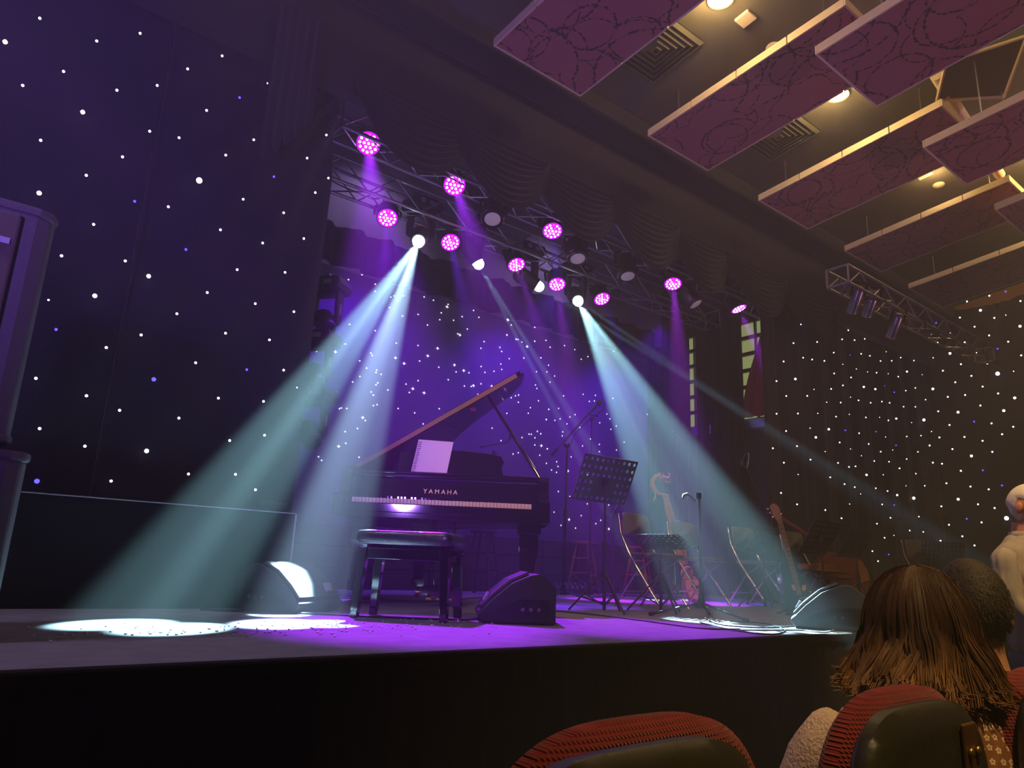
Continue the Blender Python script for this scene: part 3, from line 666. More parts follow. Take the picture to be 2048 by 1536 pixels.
rim(outl, .60, .945, .045).build('case_rim', K['gloss'], pn)
MB().prism([(x, y, .60) for x, y in outl], (0, 0, 0), (0, 0, .04)).build('soundboard', K['black'], pn)
K['iron'] = mat('cast_plate', (.45, .30, .08), .35, .8)
MB().prism([(.05+x*.93, .5+(y-.5)*.95, .84) for x, y in outl if y > .5], (0, 0, 0), (0, 0, .01)).build('plate', K['iron'], pn)
# cheeks
for x0 in (0, W_-.075):
    prof = [(-.05, .60), (-.05, .735), (-.03, .752), (.07, .757), (.11, .775), (.135, .83), (.145, .90), (.165, .938), (.2, .945), (.24, .945), (.24, .60)]
    MB().prism([(x0, y, z) for y, z in prof], (0, 0, 0), (.075, 0, 0)).build('cheek', K['gloss'], pn, bevel=.004)
MB().box((W_/2, .1, .615), (W_-.15, .30, .05)).build('keybed', K['gloss'], pn, bevel=.004)
MB().box((W_/2, -.045, .658), (W_-.15, .02, .064)).build('key_slip', K['gloss'], pn, bevel=.006)
for x in (.1, W_-.1): MB().box((x, .05, .695), (.045, .17, .06)).build('key_block', K['gloss'], pn, bevel=.006)
K['ivory'] = mat('ivory_key', (.80, .62, .40), .3, var=.05)
K['ivory2'] = K['ivory']
nw = 52; kx0 = .1265; kw = (W_-2*kx0)/nw
k0 = MB().box((0, 0, 0), (kw-.0016, .150, .034)).build('white_key', K['ivory'], pn, bevel=.0015); k0.location = (kx0+kw/2, .047, .708)
for i in range(1, nw): inst(k0, pn, (kx0+kw*(i+.5), .047, .708), 'white_key')
b0 = None
for i in range(nw-1):
    if (i % 7) in (0, 2, 3, 5, 6) and i > 0 or i == 0:
        L = (kx0+kw*(i+1), .075, .731)
        if b0 is None: b0 = MB().prism([(-.0055, -.048, 0), (.0055, -.048, 0), (.0055, .048, 0), (-.0055, .048, 0)], (0, 0, -.005), (0, 0, .012)).build('black_key', K['gloss'], pn); b0.location = L
        else: inst(b0, pn, L, 'black_key')
fbm = MB(); fbm.prism([(.075, y, z) for y, z in ((.135, .72), (.150, .80), (.162, .885), (.20, .885), (.20, .72))], (0, 0, 0), (W_-.15, 0, 0))
fb_ = fbm.build('fallboard', K['gloss'], pn, bevel=.006)
tcv = bpy.data.curves.new('lettering', 'FONT'); tcv.body = 'YAMAHA'; tcv.size = .046; tcv.extrude = .0006; tcv.space_character = 1.5; tcv.align_x = 'CENTER'
K['letter'] = mat('brass_letter', (.75, .6, .45), .35, .3, emit=None)
tcv.materials.append(K['letter']); tmp_ = bpy.data.objects.new('lettering_curve', tcv); COL.objects.link(tmp_); bpy.context.view_layer.update()
tme = bpy.data.meshes.new_from_object(tmp_.evaluated_get(bpy.context.evaluated_depsgraph_get())); bpy.data.objects.remove(tmp_)
to = bpy.data.objects.new('lettering', tme); COL.objects.link(to); to.parent = fb_
to.location = (W_/2-.03, .145, .785); to.rotation_euler = (radians(81), 0, 0)
MB().box((W_/2, .205, .908), (W_-.15, .05, .022)).build('front_rail', K['gloss'], pn, bevel=.004)
MB().box((W_/2, .215, .932), (W_-.12, .055, .014)).build('front_rail', K['gloss'], pn, bevel=.004)
MB().box((.06, .30, .958), (.10, .18, .014)).build('rim_cap', K['gloss'], pn, bevel=.003)
# lid, hinged along the left side, front flap folded back on top
TH = radians(33.0)
def LP(x, y, h=0): return V((.02 + x*cos(TH) - h*sin(TH), y, .955 + x*sin(TH) + h*cos(TH)))
lo = [(0, .46), (0, 1.58), (.05, 1.76), (.16, 1.88), (.32, 1.93), (.50, 1.88), (.64, 1.76), (.76, 1.54), (.88, 1.33), (1.04, 1.17), (1.24, 1.05), (1.41, .92), (1.5, .74), (1.52, .55), (1.52, .46)]
MB().prism([LP(x, y) for x, y in lo], (0, 0, 0), LP(0, 0, .018)-LP(0, 0, 0)).build('lid', K['gloss'], pn)
K['lidedge'] = mat('brown_wood_edge', (.30, .13, .055), .45, var=.25, scale=20)
MB().prism([LP(x, y, .022) for x, y in ((0, .44), (1.50, .44), (1.50, .72), (0, .72))], (0, 0, 0), LP(0, 0, .018)-LP(0, 0, 0)).build('lid_flap', K['gloss'], pn)
MB().prism([LP(x, .436, .002) for x in (.03, 1.46)]+[LP(x, .436, .036) for x in (1.46, .03)], (0, 0, 0), (0, .006, 0)).build('lid_edge', K['lidedge'], pn)
pt = LP(1.20, .62); MB().tube([(W_-.045, .40, .945), pt], [.016, .011], 8).build('lid_prop', K['gloss'], pn, smooth=True)
MB().ellip(LP(1.03, .55, -.02), (.03, .03, .02), 12, 8).build('prop_cup', K['ledr'] and mat('magenta_tag', (.6, .05, .3), .5), pn, smooth=True)
# music desk
dz = [(.36, 0), (.36, .02), (.36, .17), (.40, .19), (.62, .205), (.85, .205), (1.06, .19), (1.14, .175), (1.165, .13), (1.15, .08), (1.17, 0)]
MB().prism([(x, .40+.06*z/.2, .945+z) for x, z in dz], (0, 0, 0), (0, .018, 0)).build('music_desk', K['gloss'], pn, bevel=.004)
MB().box((.755, .36, .950), (.9, .10, .014)).build('desk_ledge', K['gloss'], pn, bevel=.003)
# legs with castors
K['gold'] = K['brass']
for (x, y) in ((.15, .30), (W_-.13, .30), (.45, 1.55)):
    m = MB()
    def sq(z, s): return [(x-s, y-s, z), (x+s, y-s, z), (x+s, y+s, z), (x-s, y+s, z)]
    for (z0, s0, z1, s1) in ((.60, .085, .53, .085), (.53, .068, .44, .072), (.44, .072, .16, .042), (.16, .06, .09, .06)):
        A = sq(z0, s0); B = sq(z1, s1); m.add(A+B, [(0, 1, 2, 3), (7, 6, 5, 4), (0, 4, 5, 1), (1, 5, 6, 2), (2, 6, 7, 3), (3, 7, 4, 0)])
    lg = m.build('leg', K['gloss'], pn, bevel=.005)
    MB().cyl((x-.02, y, .045), (x+.02, y, .045), .045, n=18).build('castor', K['brass'], lg, smooth=True)
# pedal lyre
m = MB()
for s in (-1, 1): m.tube([(W_/2+s*.07, .38, .60), (W_/2+s*.075, .38, .35), (W_/2+s*.05, .38, .14)], .015, 8)
m.box((W_/2, .38, .11), (.26, .12, .07)); ly = m.build('pedal_lyre', K['gloss'], pn, bevel=.004)
for k in (-1, 0, 1): MB().prism([(W_/2+k*.075-.018, .25, .05), (W_/2+k*.075+.018, .25, .05), (W_/2+k*.075+.01, .36, .09), (W_/2+k*.075-.01, .36, .09)], (0, 0, 0), (0, 0, .012)).build('pedal', K['brass'], ly)
# pink labels on the bent side
K['pink'] = mat('pink_label', (.8, .2, .45), .6)
for (z, y) in ((.80, .50), (.70, .46)): MB().box((W_+.003, y, z), (.004, .09, .06)).build('label_sticker', K['pink'], pn)
# score book on the desk
K['page'] = mat('score_cover', (.75, .72, .78), .6, var=.04)
K['pageprint'] = mat('keys_print', (.2, .15, .25), .6)
bk = thing('score_book', 'pale score book with a key pattern edge standing on the piano desk', 'book', V(PO)+Matrix.Rotation(PYAW, 3, 'Z') @ V((.60, .385, .958)), PYAW)
R0 = Matrix.Rotation(radians(-14), 3, 'X') @ Matrix.Rotation(radians(2), 3, 'Y')
def bp(x, z, y=0): return R0 @ V((x, y, z))
MB().prism([bp(-.135, 0), bp(.135, 0), bp(.158, .27), bp(-.112, .27)], (0, 0, 0), (0, .012, 0)).build('cover', K['page'], bk)
for k in range(14):
    z = .01+.018*k
    MB().prism([bp(-.130+z*.09, z, -.003), bp(-.105+z*.09-.008*(k % 3 == 0), z, -.003), bp(-.105+z*.09, z+.007, -.003), bp(-.130+z*.09, z+.007, -.003)], (0, 0, 0), (0, .004, 0)).build('printed_bar', K['pageprint'], bk)
# ---------------- piano bench -----------------------------------------------
bc = (atZ(710, 1237)+atZ(882, 1242)+atZ(748, 1231)+atZ(910, 1238))/4
bb = thing('piano_bench', 'black padded piano bench with tapered legs in front of the piano', 'bench', (bc.x, bc.y, 0), radians(-50))
BW, BD = .57, .34
m = MB()
def cush(u, v):
    th = 2*pi*u; c, s = cos(th), sin(th); e = .18
    x = BW/2*math.copysign(abs(c)**e, c); y = BD/2*math.copysign(abs(s)**e, s)
    prof = [(.0, .395), (.96, .395), (1.0, .41), (1.0, .44), (.985, .458), (.95, .468), (.8, .473), (.0, .475)]
    k, z = prof[min(int(v*7+1e-6), 7)]
    return (x*k, y*k, z)
m.grid(cush, 48, 7, True)
K['leather'] = mat('black_leather', (.012, .012, .014), .28, var=.2, scale=120, bump=.15, coat=.3)
m.build('padded_seat', K['leather'], bb, smooth=True)
MB().box((0, 0, .345), (.50, .28, .06)).build('apron', K['gloss'], bb, bevel=.003)
m = MB()
for s in (-1, 1):
    for k in (-1, 1): m.tube([(-.2, s*.1, .375 if k > 0 else .392), (.2, s*.1, .392 if k > 0 else .375)], .006, 5)
m.build('scissor_frame', K['black'], bb)
for s in (-1, 1):
    MB().tube([(s*.25, 0, .36), (s*.30, 0, .36), (s*.31, 0, .36)], [.012, .022, .02], 12).build('knob', K['black'], bb, smooth=True)
    for q in (-1, 1):
        m = MB(); x, y = s*.235, q*.125
        A = [(x-.026, y-.026, .375), (x+.026, y-.026, .375), (x+.026, y+.026, .375), (x-.026, y+.026, .375)]; x += s*.02; y += q*.012
        B = [(x-.02, y-.02, 0), (x+.02, y-.02, 0), (x+.02, y+.02, 0), (x-.02, y+.02, 0)]
        m.add(A+B, [(0, 1, 2, 3), (7, 6, 5, 4), (0, 4, 5, 1), (1, 5, 6, 2), (2, 6, 7, 3), (3, 7, 4, 0)]); m.build('leg', K['gloss'], bb, bevel=.003)
# ---------------- stage monitors --------------------------------------------
K['grille'] = mat('steel_grille', (.055, .055, .06), .45, .3, var=.5, scale=900, bump=.4)
K['badge'] = mat('badge_plate', (.5, .5, .6), .4, .4)
def wedge(label, loc, rz, sc_=1.0):
    # local: grille looks toward -y, width along x
    t = thing('stage_monitor', label, 'stage monitor', loc, rz)
    w, d, h = .48*sc_, .43*sc_, .265*sc_
    prof = [(-d*.5, .05*sc_), (-d*.5, .03), (-d*.44, .0), (d*.5, .0), (d*.5, h*.72), (d*.34, h*.97), (d*.26, h), (d*.16, h*.975), (-d*.08, h*.80), (-d*.30, h*.50), (-d*.455, h*.24)]
    MB().prism([(-w/2, y, z) for y, z in prof], (0, 0, 0), (w, 0, 0)).build('cabinet', K['plastic'], t, bevel=.008*sc_)
    g = [(-d*.44, h*.28), (-d*.30, h*.525), (-d*.08, h*.825), (d*.15, h*.998)]
    m = MB(); gw = w*.46
    for (a, b) in zip(g, g[1:]):
        m.prism([(-gw, a[0], a[1]), (gw, a[0], a[1]), (gw, b[0], b[1]), (-gw, b[0], b[1])], (0, -.001, 0), (0, -.010, .010))
    gr = m.build('grille', K['grille'], t)
    p = V((w*.25, -d*.40, h*.385)); MB().prism([p+V((-.03, 0, 0)), p+V((.03, 0, 0)), p+V((.03, .025, .045)), p+V((-.03, .025, .045))], (0, -.004, .004), (0, -.014, .012)).build('badge', K['badge'], gr)
    # recessed jack panel on both ends
    for s in (-1, 1):
        rp = MB(); q = [(-.13*sc_, .035), (.17*sc_, .035), (.17*sc_, .125*sc_), (.02*sc_, .125*sc_), (-.13*sc_, .055)]
        rp.prism([(s*(w/2+.0015), y, z) for y, z in q], (0, 0, 0), (s*.003, 0, 0)); r_ = rp.build('jack_panel', K['black'], t)
        for k in range(3): MB().cyl((s*(w/2+.003), .03*sc_+.045*k*sc_, .075*sc_), (s*(w/2+.012), .03*sc_+.045*k*sc_, .075*sc_), .011, n=10).build('socket', K['chrome'], r_)
    for sx in (-1, 1):
        for sy in (-1, 1): MB().cyl((sx*w*.4, sy*d*.35, -.006), (sx*w*.4, sy*d*.35, .004), .015, n=8).build('foot', K['black'], t)
    return t
w1 = atZ(578, 1221); wedge('black wedge monitor with beam lit grille beside the draped platform', (w1.x+.02, w1.y+.03, .006), radians(34), .98)
w2 = atZ(1030, 1243); wedge('black wedge monitor seen from its end in front of the piano', (w2.x, w2.y+.02, .006), radians(-124), 1.0)
w3 = atZ(1690, 1260); wedge('black wedge monitor with white rim at the stage edge by the guitar', (w3.x+.02, w3.y+.12, .006), radians(-150), 1.05)
# ---------------- stands ----------------------------------------------------
def vplane(base):                        # vertical plane through base, square to the view
    n = V((ray(1024, 1100).x, ray(1024, 1100).y, 0)); b = V(base)
    def g(px, py, off=0.0):
        r = ray(px, py); t = ((b-CAMPOS).dot(n)+off*n.length)/r.dot(n); return CAMPOS + r*t
    return g
def mic_stand(label, base, top_px, boom=None, mic=None, round_base=False, spread=.30, a0=.4, name='microphone_stand', r=.011, pole_r=None):
    b = V((base.x, base.y, 0)); t = thing(name, label, 'microphone stand', b)
    g = vplane(b); tp = g(*top_px)-b; tp.x = 0; tp.y = 0; H = tp.z
    MB().tube([(0, 0, .08), (0, 0, H*.55)], .013, 10).build('pole', K['black'], t, smooth=True)
    MB().tube([(0, 0, H*.53), (0, 0, H*.58)], .018, 10).build('clutch', K['black'], t, smooth=True)
    MB().tube([(0, 0, H*.55), (0, 0, H)], .009, 10).build('pole', K['black'], t, smooth=True)
    MB().tube([(0, 0, .07), (0, 0, .10), (0, 0, .17)], [.032, .03, .016], 12).build('hub', K['black'], t, smooth=True)
    for k in range(3):
        a = a0+k*2*pi/3
        lg = MB().tube([(.02*cos(a), .02*sin(a), .10), (spread*cos(a), spread*sin(a), .015)], .009, 8).build('leg', K['black'], t, smooth=True)
        MB().tube([(spread*.93*cos(a), spread*.93*sin(a), .022), (spread*1.03*cos(a), spread*1.03*sin(a), .013)], .014, 8).build('rubber_foot', K['plastic'], lg, smooth=True)
    if boom:
        A = g(*boom[0])-b; B = g(*boom[1])-b
        bo = MB().tube([A, B], .0075, 8).build('boom_arm', K['black'], t, smooth=True)
        MB().tube([A, A+(B-A)*.16], .014, 8).build('counterweight', K['black'], bo, smooth=True)
        MB().ellip((0, 0, H), (.028, .028, .028), 10, 7).build('boom_clamp', K['black'], t, smooth=True)
    if mic:
        A = g(*mic[0])-b; B = g(*mic[1])-b; d = (B-A).normalized()
        mm_ = MB().tube([A, A+(B-A)*.7], [.010, .014], 10).build('microphone', K['plastic'], t, smooth=True)
        MB().ellip(B, (.026, .026, .03), 14, 10).build('mic_head', K['grille'], mm_, smooth=True)
    return t
s1 = mic_stand('tall boom microphone stand right of the piano with long slanted arm', atZ(1126, 1206), (1131, 890), ((1103, 911), (1178, 826)), ((1176, 828), (1198, 806)), a0=-.9, spread=.36)
b = s1.location; g = vplane(b)
MB().tube([g(1198, 806)-b, g(1210, 804)-b, g(1206, 820)-b, g(1180, 838)-b, g(1150, 868)-b, g(1136, 900)-b, g(1133, 1000)-b, g(1130, 1150)-b], .004, 5).build('cable', K['plastic'], s1)
s2 = mic_stand('short straight microphone stand with looped gooseneck right of the low music stand', atZ(1403, 1236), (1397, 992), a0=.5, spread=.38)
b = s2.location; g = vplane(b)
MB().tube([g(1392, 1003)-b, g(1380, 992)-b, g(1374, 988)-b, g(1368, 990)-b, g(1365, 998)-b], [.006, .006, .01, .011, .008], 8).build('gooseneck_mic', K['grille'], s2, smooth=True)
MB().tube([g(1397, 992)-b-V((0, 0, .02)), g(1397, 986)-b], .02, 10).build('clip', K['black'], s2, smooth=True)
s3 = mic_stand('boom microphone stand leaning over the guitar with a bright goosenecked tip', atZ(1552, 1212), (1515, 1000) and (1522, 1010), ((1532, 1025), (1494, 937)), ((1493, 936), (1484, 928)), a0=.2)
b = s3.location; g = vplane(b)
MB().tube([g(1494, 937)-b, g(1498, 918)-b, g(1497, 905)-b, g(1490, 908)-b, g(1481, 928)-b], .008, 6).build('mic_tip', K['chrome'], s3, smooth=True)
s4 = mic_stand('far microphone stand before the right star cloth behind the black desk', atY(1799, 1150, 4.0), (1799, 1040), None, ((1799, 1040), (1800, 1033)), a0=.2)
s5 = mic_stand('thin microphone stand with folded tip behind the perforated desk', atZ(1178, 1191), (1179, 838), ((1196, 832), (1180, 830)), None, a0=.9)
s6 = mic_stand('thin microphone stand with bent tip left of the narrow window', atZ(1382, 1191), (1384, 870), None, None, a0=.9)
s7 = mic_stand('thin microphone stand with angled top behind the carved lute', atZ(1357, 1190), (1360, 872), ((1345, 863), (1370, 860)), None, a0=.1)
s8 = mic_stand('low boom microphone stand reaching into the open piano', atZ(975, 1186), (985, 905), ((960, 894), (1017, 884)), ((1016, 884), (1022, 872)), a0=.1)
K['deskm'] = mat('desk_metal', (.03, .032, .035), .4, .3, var=.15, scale=80)
def music_stand(label, base, H, paz, tilt, w=.48, h=.33, spread=.26, a0=.3, nx=10, ny=6, roll=0, holes=True):
    b = V((base.x, base.y, 0)); t = thing('music_stand', label, 'music stand', b)
    MB().tube([(0, 0, .02), (0, 0, H*.5)], .012, 8).build('pole', K['black'], t, smooth=True)
    MB().tube([(0, 0, H*.48), (0, 0, H-.02)], .008, 8).build('pole', K['black'], t, smooth=True)
    kn = MB().tube([(0, 0, H*.48), (0, 0, H*.53)], .017, 8).build('clutch', K['black'], t, smooth=True)
    MB().tube([(.0, 0, H*.5), (.035, 0, H*.5)], .01, 8).build('knob', K['black'], kn)
    MB().tube([(0, 0, .26), (0, 0, .30)], .02, 8).build('hub', K['black'], t, smooth=True)
    for k in range(3):
        a = a0+k*2*pi/3; e = V((spread*cos(a), spread*sin(a), .01))
        lg = MB().tube([(.015*cos(a), .015*sin(a), .28), e], .0085, 6).build('leg', K['black'], t, smooth=True)
        MB().tube([(0, 0, .05), V((0, 0, .28))*.45+e*.55], .005, 5).build('brace', K['black'], lg)
    # player stands toward azimuth paz (clockwise from +Y); desk faces there
    n = V((sin(paz), cos(paz), 0)); x = V((cos(paz), -sin(paz), 0))
    u = (V((0, 0, 1))*cos(tilt) - n*sin(tilt)).normalized(); nn = (n*cos(tilt)+V((0, 0, 1))*sin(tilt)).normalized()
    if roll: q = Matrix.Rotation(roll, 3, nn); x = q @ x; u = q @ u
    c = V((0, 0, H)); m = MB(); cw, ch = w/nx, h/ny; rr = min(cw, ch)*.27; T = nn*.0015
    def P(a, bb_): return c + x*a + u*bb_
    for i in range(nx):
        for j in range(ny):
            cx = -w/2+cw*(i+.5); cz = -h/2+ch*(j+.5)
            solid = (not holes) or (3 <= i <= 6 and j in (1, 2))
            if solid:
                m.prism([P(cx-cw/2, cz-ch/2), P(cx+cw/2, cz-ch/2), P(cx+cw/2, cz+ch/2), P(cx-cw/2, cz+ch/2)], -T, T); continue
            o = []; q = []
            for k in range(8):
                a = k*pi/4
                sx_ = max(-1, min(1, cos(a)*1.4142)); sz_ = max(-1, min(1, sin(a)*1.4142))
                o.append(P(cx+sx_*cw/2, cz+sz_*ch/2)); q.append(P(cx+cos(a)*rr, cz+sin(a)*rr))
            for k in range(8):
                k2 = (k+1) % 8; m.add([o[k]+T, o[k2]+T, q[k2]+T, q[k]+T, o[k]-T, o[k2]-T, q[k2]-T, q[k]-T], [(0, 1, 2, 3), (7, 6, 5, 4), (3, 2, 6, 7)])
    dk = m.build('desk', K['deskm'], t)
    m = MB(); m.prism([P(-w/2, -h/2), P(w/2, -h/2), P(w/2, -h/2)+nn*.045, P(-w/2, -h/2)+nn*.045], -u*.0015, u*.0015); m.build('lip', K['deskm'], dk)
    m = MB(); m.tube([P(-w/2, -h/2), P(-w/2, h/2), P(w/2, h/2), P(w/2, -h/2)], .0028, 5); m.build('rim', K['chrome'], dk)
    m = MB(); m.box((0, 0, H-.01), (.05, .05, .06)); m.build('tilt_joint', K['black'], t, bevel=.006)
    return t
def baseY(px, Y):
    p = atY(px, 1150, Y); p.z = 0; return p
def HZ(px, py, base): g = vplane(V((base.x, base.y, 0))); return g(px, py).z
bb_ = atZ(1208, 1226); music_stand('tall perforated music stand between the piano and the first folding chair', bb_, HZ(1209, 960, bb_), radians(2), radians(24), w=.56, h=.36)
bb_ = atZ(1322, 1226); music_stand('low perforated music stand with desk tipped almost flat', bb_, HZ(1318, 1084, bb_), radians(80), radians(74), w=.50, h=.36, a0=.1)
bb_ = baseY(1528, 4.2); music_stand('slanted perforated music stand half behind the guitar neck', bb_, HZ(1538, 1083, bb_), radians(-6), radians(42), w=.46, h=.33)
bb_ = baseY(1646, 3.9); music_stand('front perforated music stand with bright rim beside the guitar', bb_, HZ(1650, 1076, bb_), radians(0), radians(32), w=.56, h=.38)
bb_ = baseY(1716, 3.7); music_stand('rightmost of the paired perforated music stands before the cello', bb_, HZ(1716, 1088, bb_), radians(0), radians(34), w=.52, h=.33)
bb_ = atY(1893, 1190, 3.4); music_stand('black music stand with upright desk in front of the far folding chair', bb_, HZ(1886, 1111, bb_), radians(20), radians(10), w=.62, h=.30)
bb_ = atZ(1225, 1192); music_stand('folding music stand edge showing beside the first folding chair', bb_, HZ(1240, 1022, bb_), radians(-50), radians(30), w=.3, h=.22)
bb_ = atZ(1330, 1190); music_stand('thin rear music stand behind the carved lute neck', bb_, HZ(1340, 1000, bb_), radians(-30), radians(60), w=.4, h=.25)
bb_ = atZ(1452, 1192); music_stand('dotted rear music stand left of the second pair of chairs', bb_, HZ(1462, 1024, bb_), radians(-20), radians(50), w=.42, h=.28)
# ---------------- chairs ----------------------------------------------------
K['seatc'] = mat('chair_vinyl', (.16, .14, .11), .5, var=.15, scale=30)
K['tubec'] = mat('chair_tube', (.62, .58, .52), .2, .95, var=.05)
def folding_chair(label, base, az, group=None):
    # faces azimuth az; local -y is the front
    t = thing('folding_chair', label, 'chair', (base.x, base.y, 0), pi-az, group)
    for s in (-1, 1):
        MB().tube([(s*.20, .235, .80), (s*.21, .20, .62), (s*.21, .10, .43), (s*.215, -.22, .0)], .011, 8).build('frame', K['tubec'], t, smooth=True)
        MB().tube([(s*.19, -.16, .44), (s*.195, .05, .30), (s*.20, .27, .0)], .010, 8).build('leg', K['tubec'], t, smooth=True)
    MB().tube([(-.195, .22, .13), (.195, .22, .13)], .008, 6).build('stretcher', K['tubec'], t)
    MB().tube([(-.21, -.15, .10), (.21, -.15, .10)], .008, 6).build('stretcher', K['tubec'], t)
    def bk_(u, v):
        th = 2*pi*u; c, s = cos(th), sin(th); e = .38
        x = .205*math.copysign(abs(c)**e, c); z = .12*math.copysign(abs(s)**e, s)
        k = [0, .9, 1, 1, .9, 0][min(int(v*5+1e-6), 5)]; y = [-.018, -.016, -.008, .008, .014, .016][min(int(v*5+1e-6), 5)]
        return (x*k, .215+y+.04*(x/.2)**2*-1+(z)*.14, .695+z*k)
    MB().grid(bk_, 32, 5, True).build('backrest', K['seatc'], t, smooth=True)
    def st_(u, v):
        th = 2*pi*u; c, s = cos(th), sin(th); e = .35
        x = .20*math.copysign(abs(c)**e, c); y = .20*math.copysign(abs(s)**e, s)
        k = [0, .93, 1, 1, .93, 0][min(int(v*5+1e-6), 5)]; z = [.425, .427, .434, .452, .462, .465][min(int(v*5+1e-6), 5)]
        return (x*k, -.02+y*k, z)
    MB().grid(st_, 32, 5, True).build('seat', K['seatc'], t, smooth=True)
    return t
folding_chair('folding chair nearest the low music stand, its tan back turned left', atZ(1308, 1217), radians(172))
folding_chair('folding chair behind the carved lute with magenta lit seat', atZ(1400, 1212), radians(176))
folding_chair('folding chair left of the guitar with violet lit seat', baseY(1520, 4.45), radians(178))
folding_chair('folding chair between the guitar and the cello', baseY(1622, 4.35), radians(178))
folding_chair('lone folding chair behind the black desk near the standing man', atY(1872, 1187, 3.75), radians(200))
K['redv'] = mat('red_vinyl', (.45, .06, .07), .5)
def stool(label, base, h, m, r=.16, s=.2, nm='bar_stool'):
    t = thing(nm, label, 'stool', (base.x, base.y, 0), .5)
    MB().tube([(0, 0, h-.035), (0, 0, h-.03), (0, 0, h-.006), (0, 0, h)], [r*.94, r, r, r*.93], 28).build('seat', m, t, smooth=True)
    for k in range(4):
        a = pi/4+k*pi/2; MB().tube([(r*.62*cos(a), r*.62*sin(a), h-.03), (s*1.15*cos(a), s*1.15*sin(a), 0)], [.016, .018], 8).build('leg', m, t, smooth=True)
    for (z, q) in ((.22, .92), (.40, .82)):
        for k in range(4):
            a = pi/4+k*pi/2; c = a+pi/2; rr = (r*.62+(s*1.15-r*.62)*(1-z/h))
            MB().cyl((rr*cos(a), rr*sin(a), z+.03*(k % 2)), (rr*cos(c), rr*sin(c), z+.03*(k % 2)), .009, n=8).build('rung', m, t)
    return t
stool('wooden bar stool with magenta lit rim behind the tall microphone stand', atZ(1166, 1187), .64, K['wood'])
K['dark'] = mat('dark_wood', (.03, .015, .02), .5)
stool('dark bar stool under the piano keyboard', atZ(962, 1188), .66, K['dark'], r=.15)
stool('red stool half hidden behind the first folding chair', atZ(1277, 1190), .62, mat('red_wood', (.3, .03, .04), .5), r=.15)
rp = MB(); g = vplane(atZ(1250, 1188))
tag(MB().prism([g(1242, 1041), g(1262, 1041), g(1266, 1068), g(1247, 1068)], (0, 0, 0), (.02, .03, 0)).build('red_panel', K['redv'], bevel=.004), 'small red lit board peeping out left of the first chair back', 'board')
# ---------------- instruments ----------------------------------------------
def plank(poly, g, off0, off1):         # outline read in a vertical plane, real thickness behind it
    n = V((ray(1024, 1100).x, ray(1024, 1100).y, 0)).normalized()
    return MB().prism([g(x, y) for x, y in poly], n*off0, n*off1)
K['lutew'] = mat('honey_wood', (.55, .26, .08), .4, var=.25, scale=18)
K['lutep'] = mat('pale_soundboard', (.75, .48, .20), .5, var=.1, scale=20)
K['dkwood'] = mat('carved_wood', (.32, .16, .10), .5, var=.3, scale=40)
K['skin'] = mat('hide_top', (.55, .33, .16), .6, var=.2, scale=60)
b = atZ(1392, 1206); g = vplane(b)
lu = thing('carved_lute', 'long necked lute with carved dragon head leaning on the second chair', 'instrument', (0, 0, 0))
m = plank([(1326, 990), (1336, 988), (1352, 1040), (1373, 1100), (1376, 1128), (1362, 1132), (1343, 1078), (1338, 1050)], g, 0, .05); m.build('neck', K['lutew'], lu, bevel=.004)
body = []
for k in range(28):
    a = 2*pi*k/28; x = 16*sin(a)*(1 if cos(a) > 0 else 1.0); y = -cos(a)
    body.append((1385+17*sin(a)+4*y, 1178+27*y))
plank(body, g, -.02, .10).build('bowl', K['dkwood'], lu, bevel=.01)
plank([(1374+11*sin(a)*1.0+1, 1146-14*cos(a)) for a in [2*pi*k/20 for k in range(20)]], g, -.02, .08).build('upper_bowl', K['skin'], lu, bevel=.008)
plank([(1369, 1160), (1385, 1158), (1398, 1165), (1400, 1188), (1396, 1200), (1378, 1194), (1371, 1178)], g, -.032, -.022).build('soundboard', K['lutep'], lu)
plank([(1381, 1172), (1393, 1171), (1393, 1174), (1389, 1176), (1386, 1178), (1385, 1174), (1381, 1175)], g, -.040, -.033).build('bridge', K['black'], lu)
MB().tube([g(1334, 992), g(1328, 989), g(1318, 988), g(1310, 980), g(1305, 970), g(1306, 960), g(1312, 952), g(1320, 950)], [.012, .014, .018, .024, .028, .026, .022, .02], 10).build('pegbox', K['lutew'], lu, smooth=True)
c0 = g(1326, 957); hd = MB()
hd.ellip(c0, (.036, .045, .036), 16, 10); hd.ellip(g(1331, 964), (.03, .03, .018), 12, 8)
hd.tube([g(1332, 957), g(1338, 955), g(1340, 949), g(1337, 945)], [.016, .014, .008, .003], 8)
hd.tube([g(1322, 950), g(1320, 946), g(1315, 945)], [.012, .009, .003], 8); hd.tube([g(1327, 950), g(1326, 945)], [.01, .004], 8)
hd.tube([g(1333, 966), g(1340, 965), g(1341, 958)], [.012, .009, .005], 8)
hd.build('dragon_head', K['dkwood'], lu, smooth=True)
for (x, y) in ((1299, 970), (1302, 981), (1303, 972), (1306, 983)):
    MB().tube([g(x, y), g(x+12, y+.6)], [.009, .005], 8).build('peg', K['chrome'], lu, smooth=True)
MB().tube([g(1310, 985), g(1311, 992), g(1308, 1000)], .01, 6).build('tassel', mat('yellow_tag', (.5, .5, .1), .5), lu)
for k in range(4): MB().tube([g(1327+2.4*k, 990)-V((.01, .02, 0)), g(1384+2*k, 1176)-V((.03, .03, 0))], .0012, 4).build('string', K['chrome'], lu)
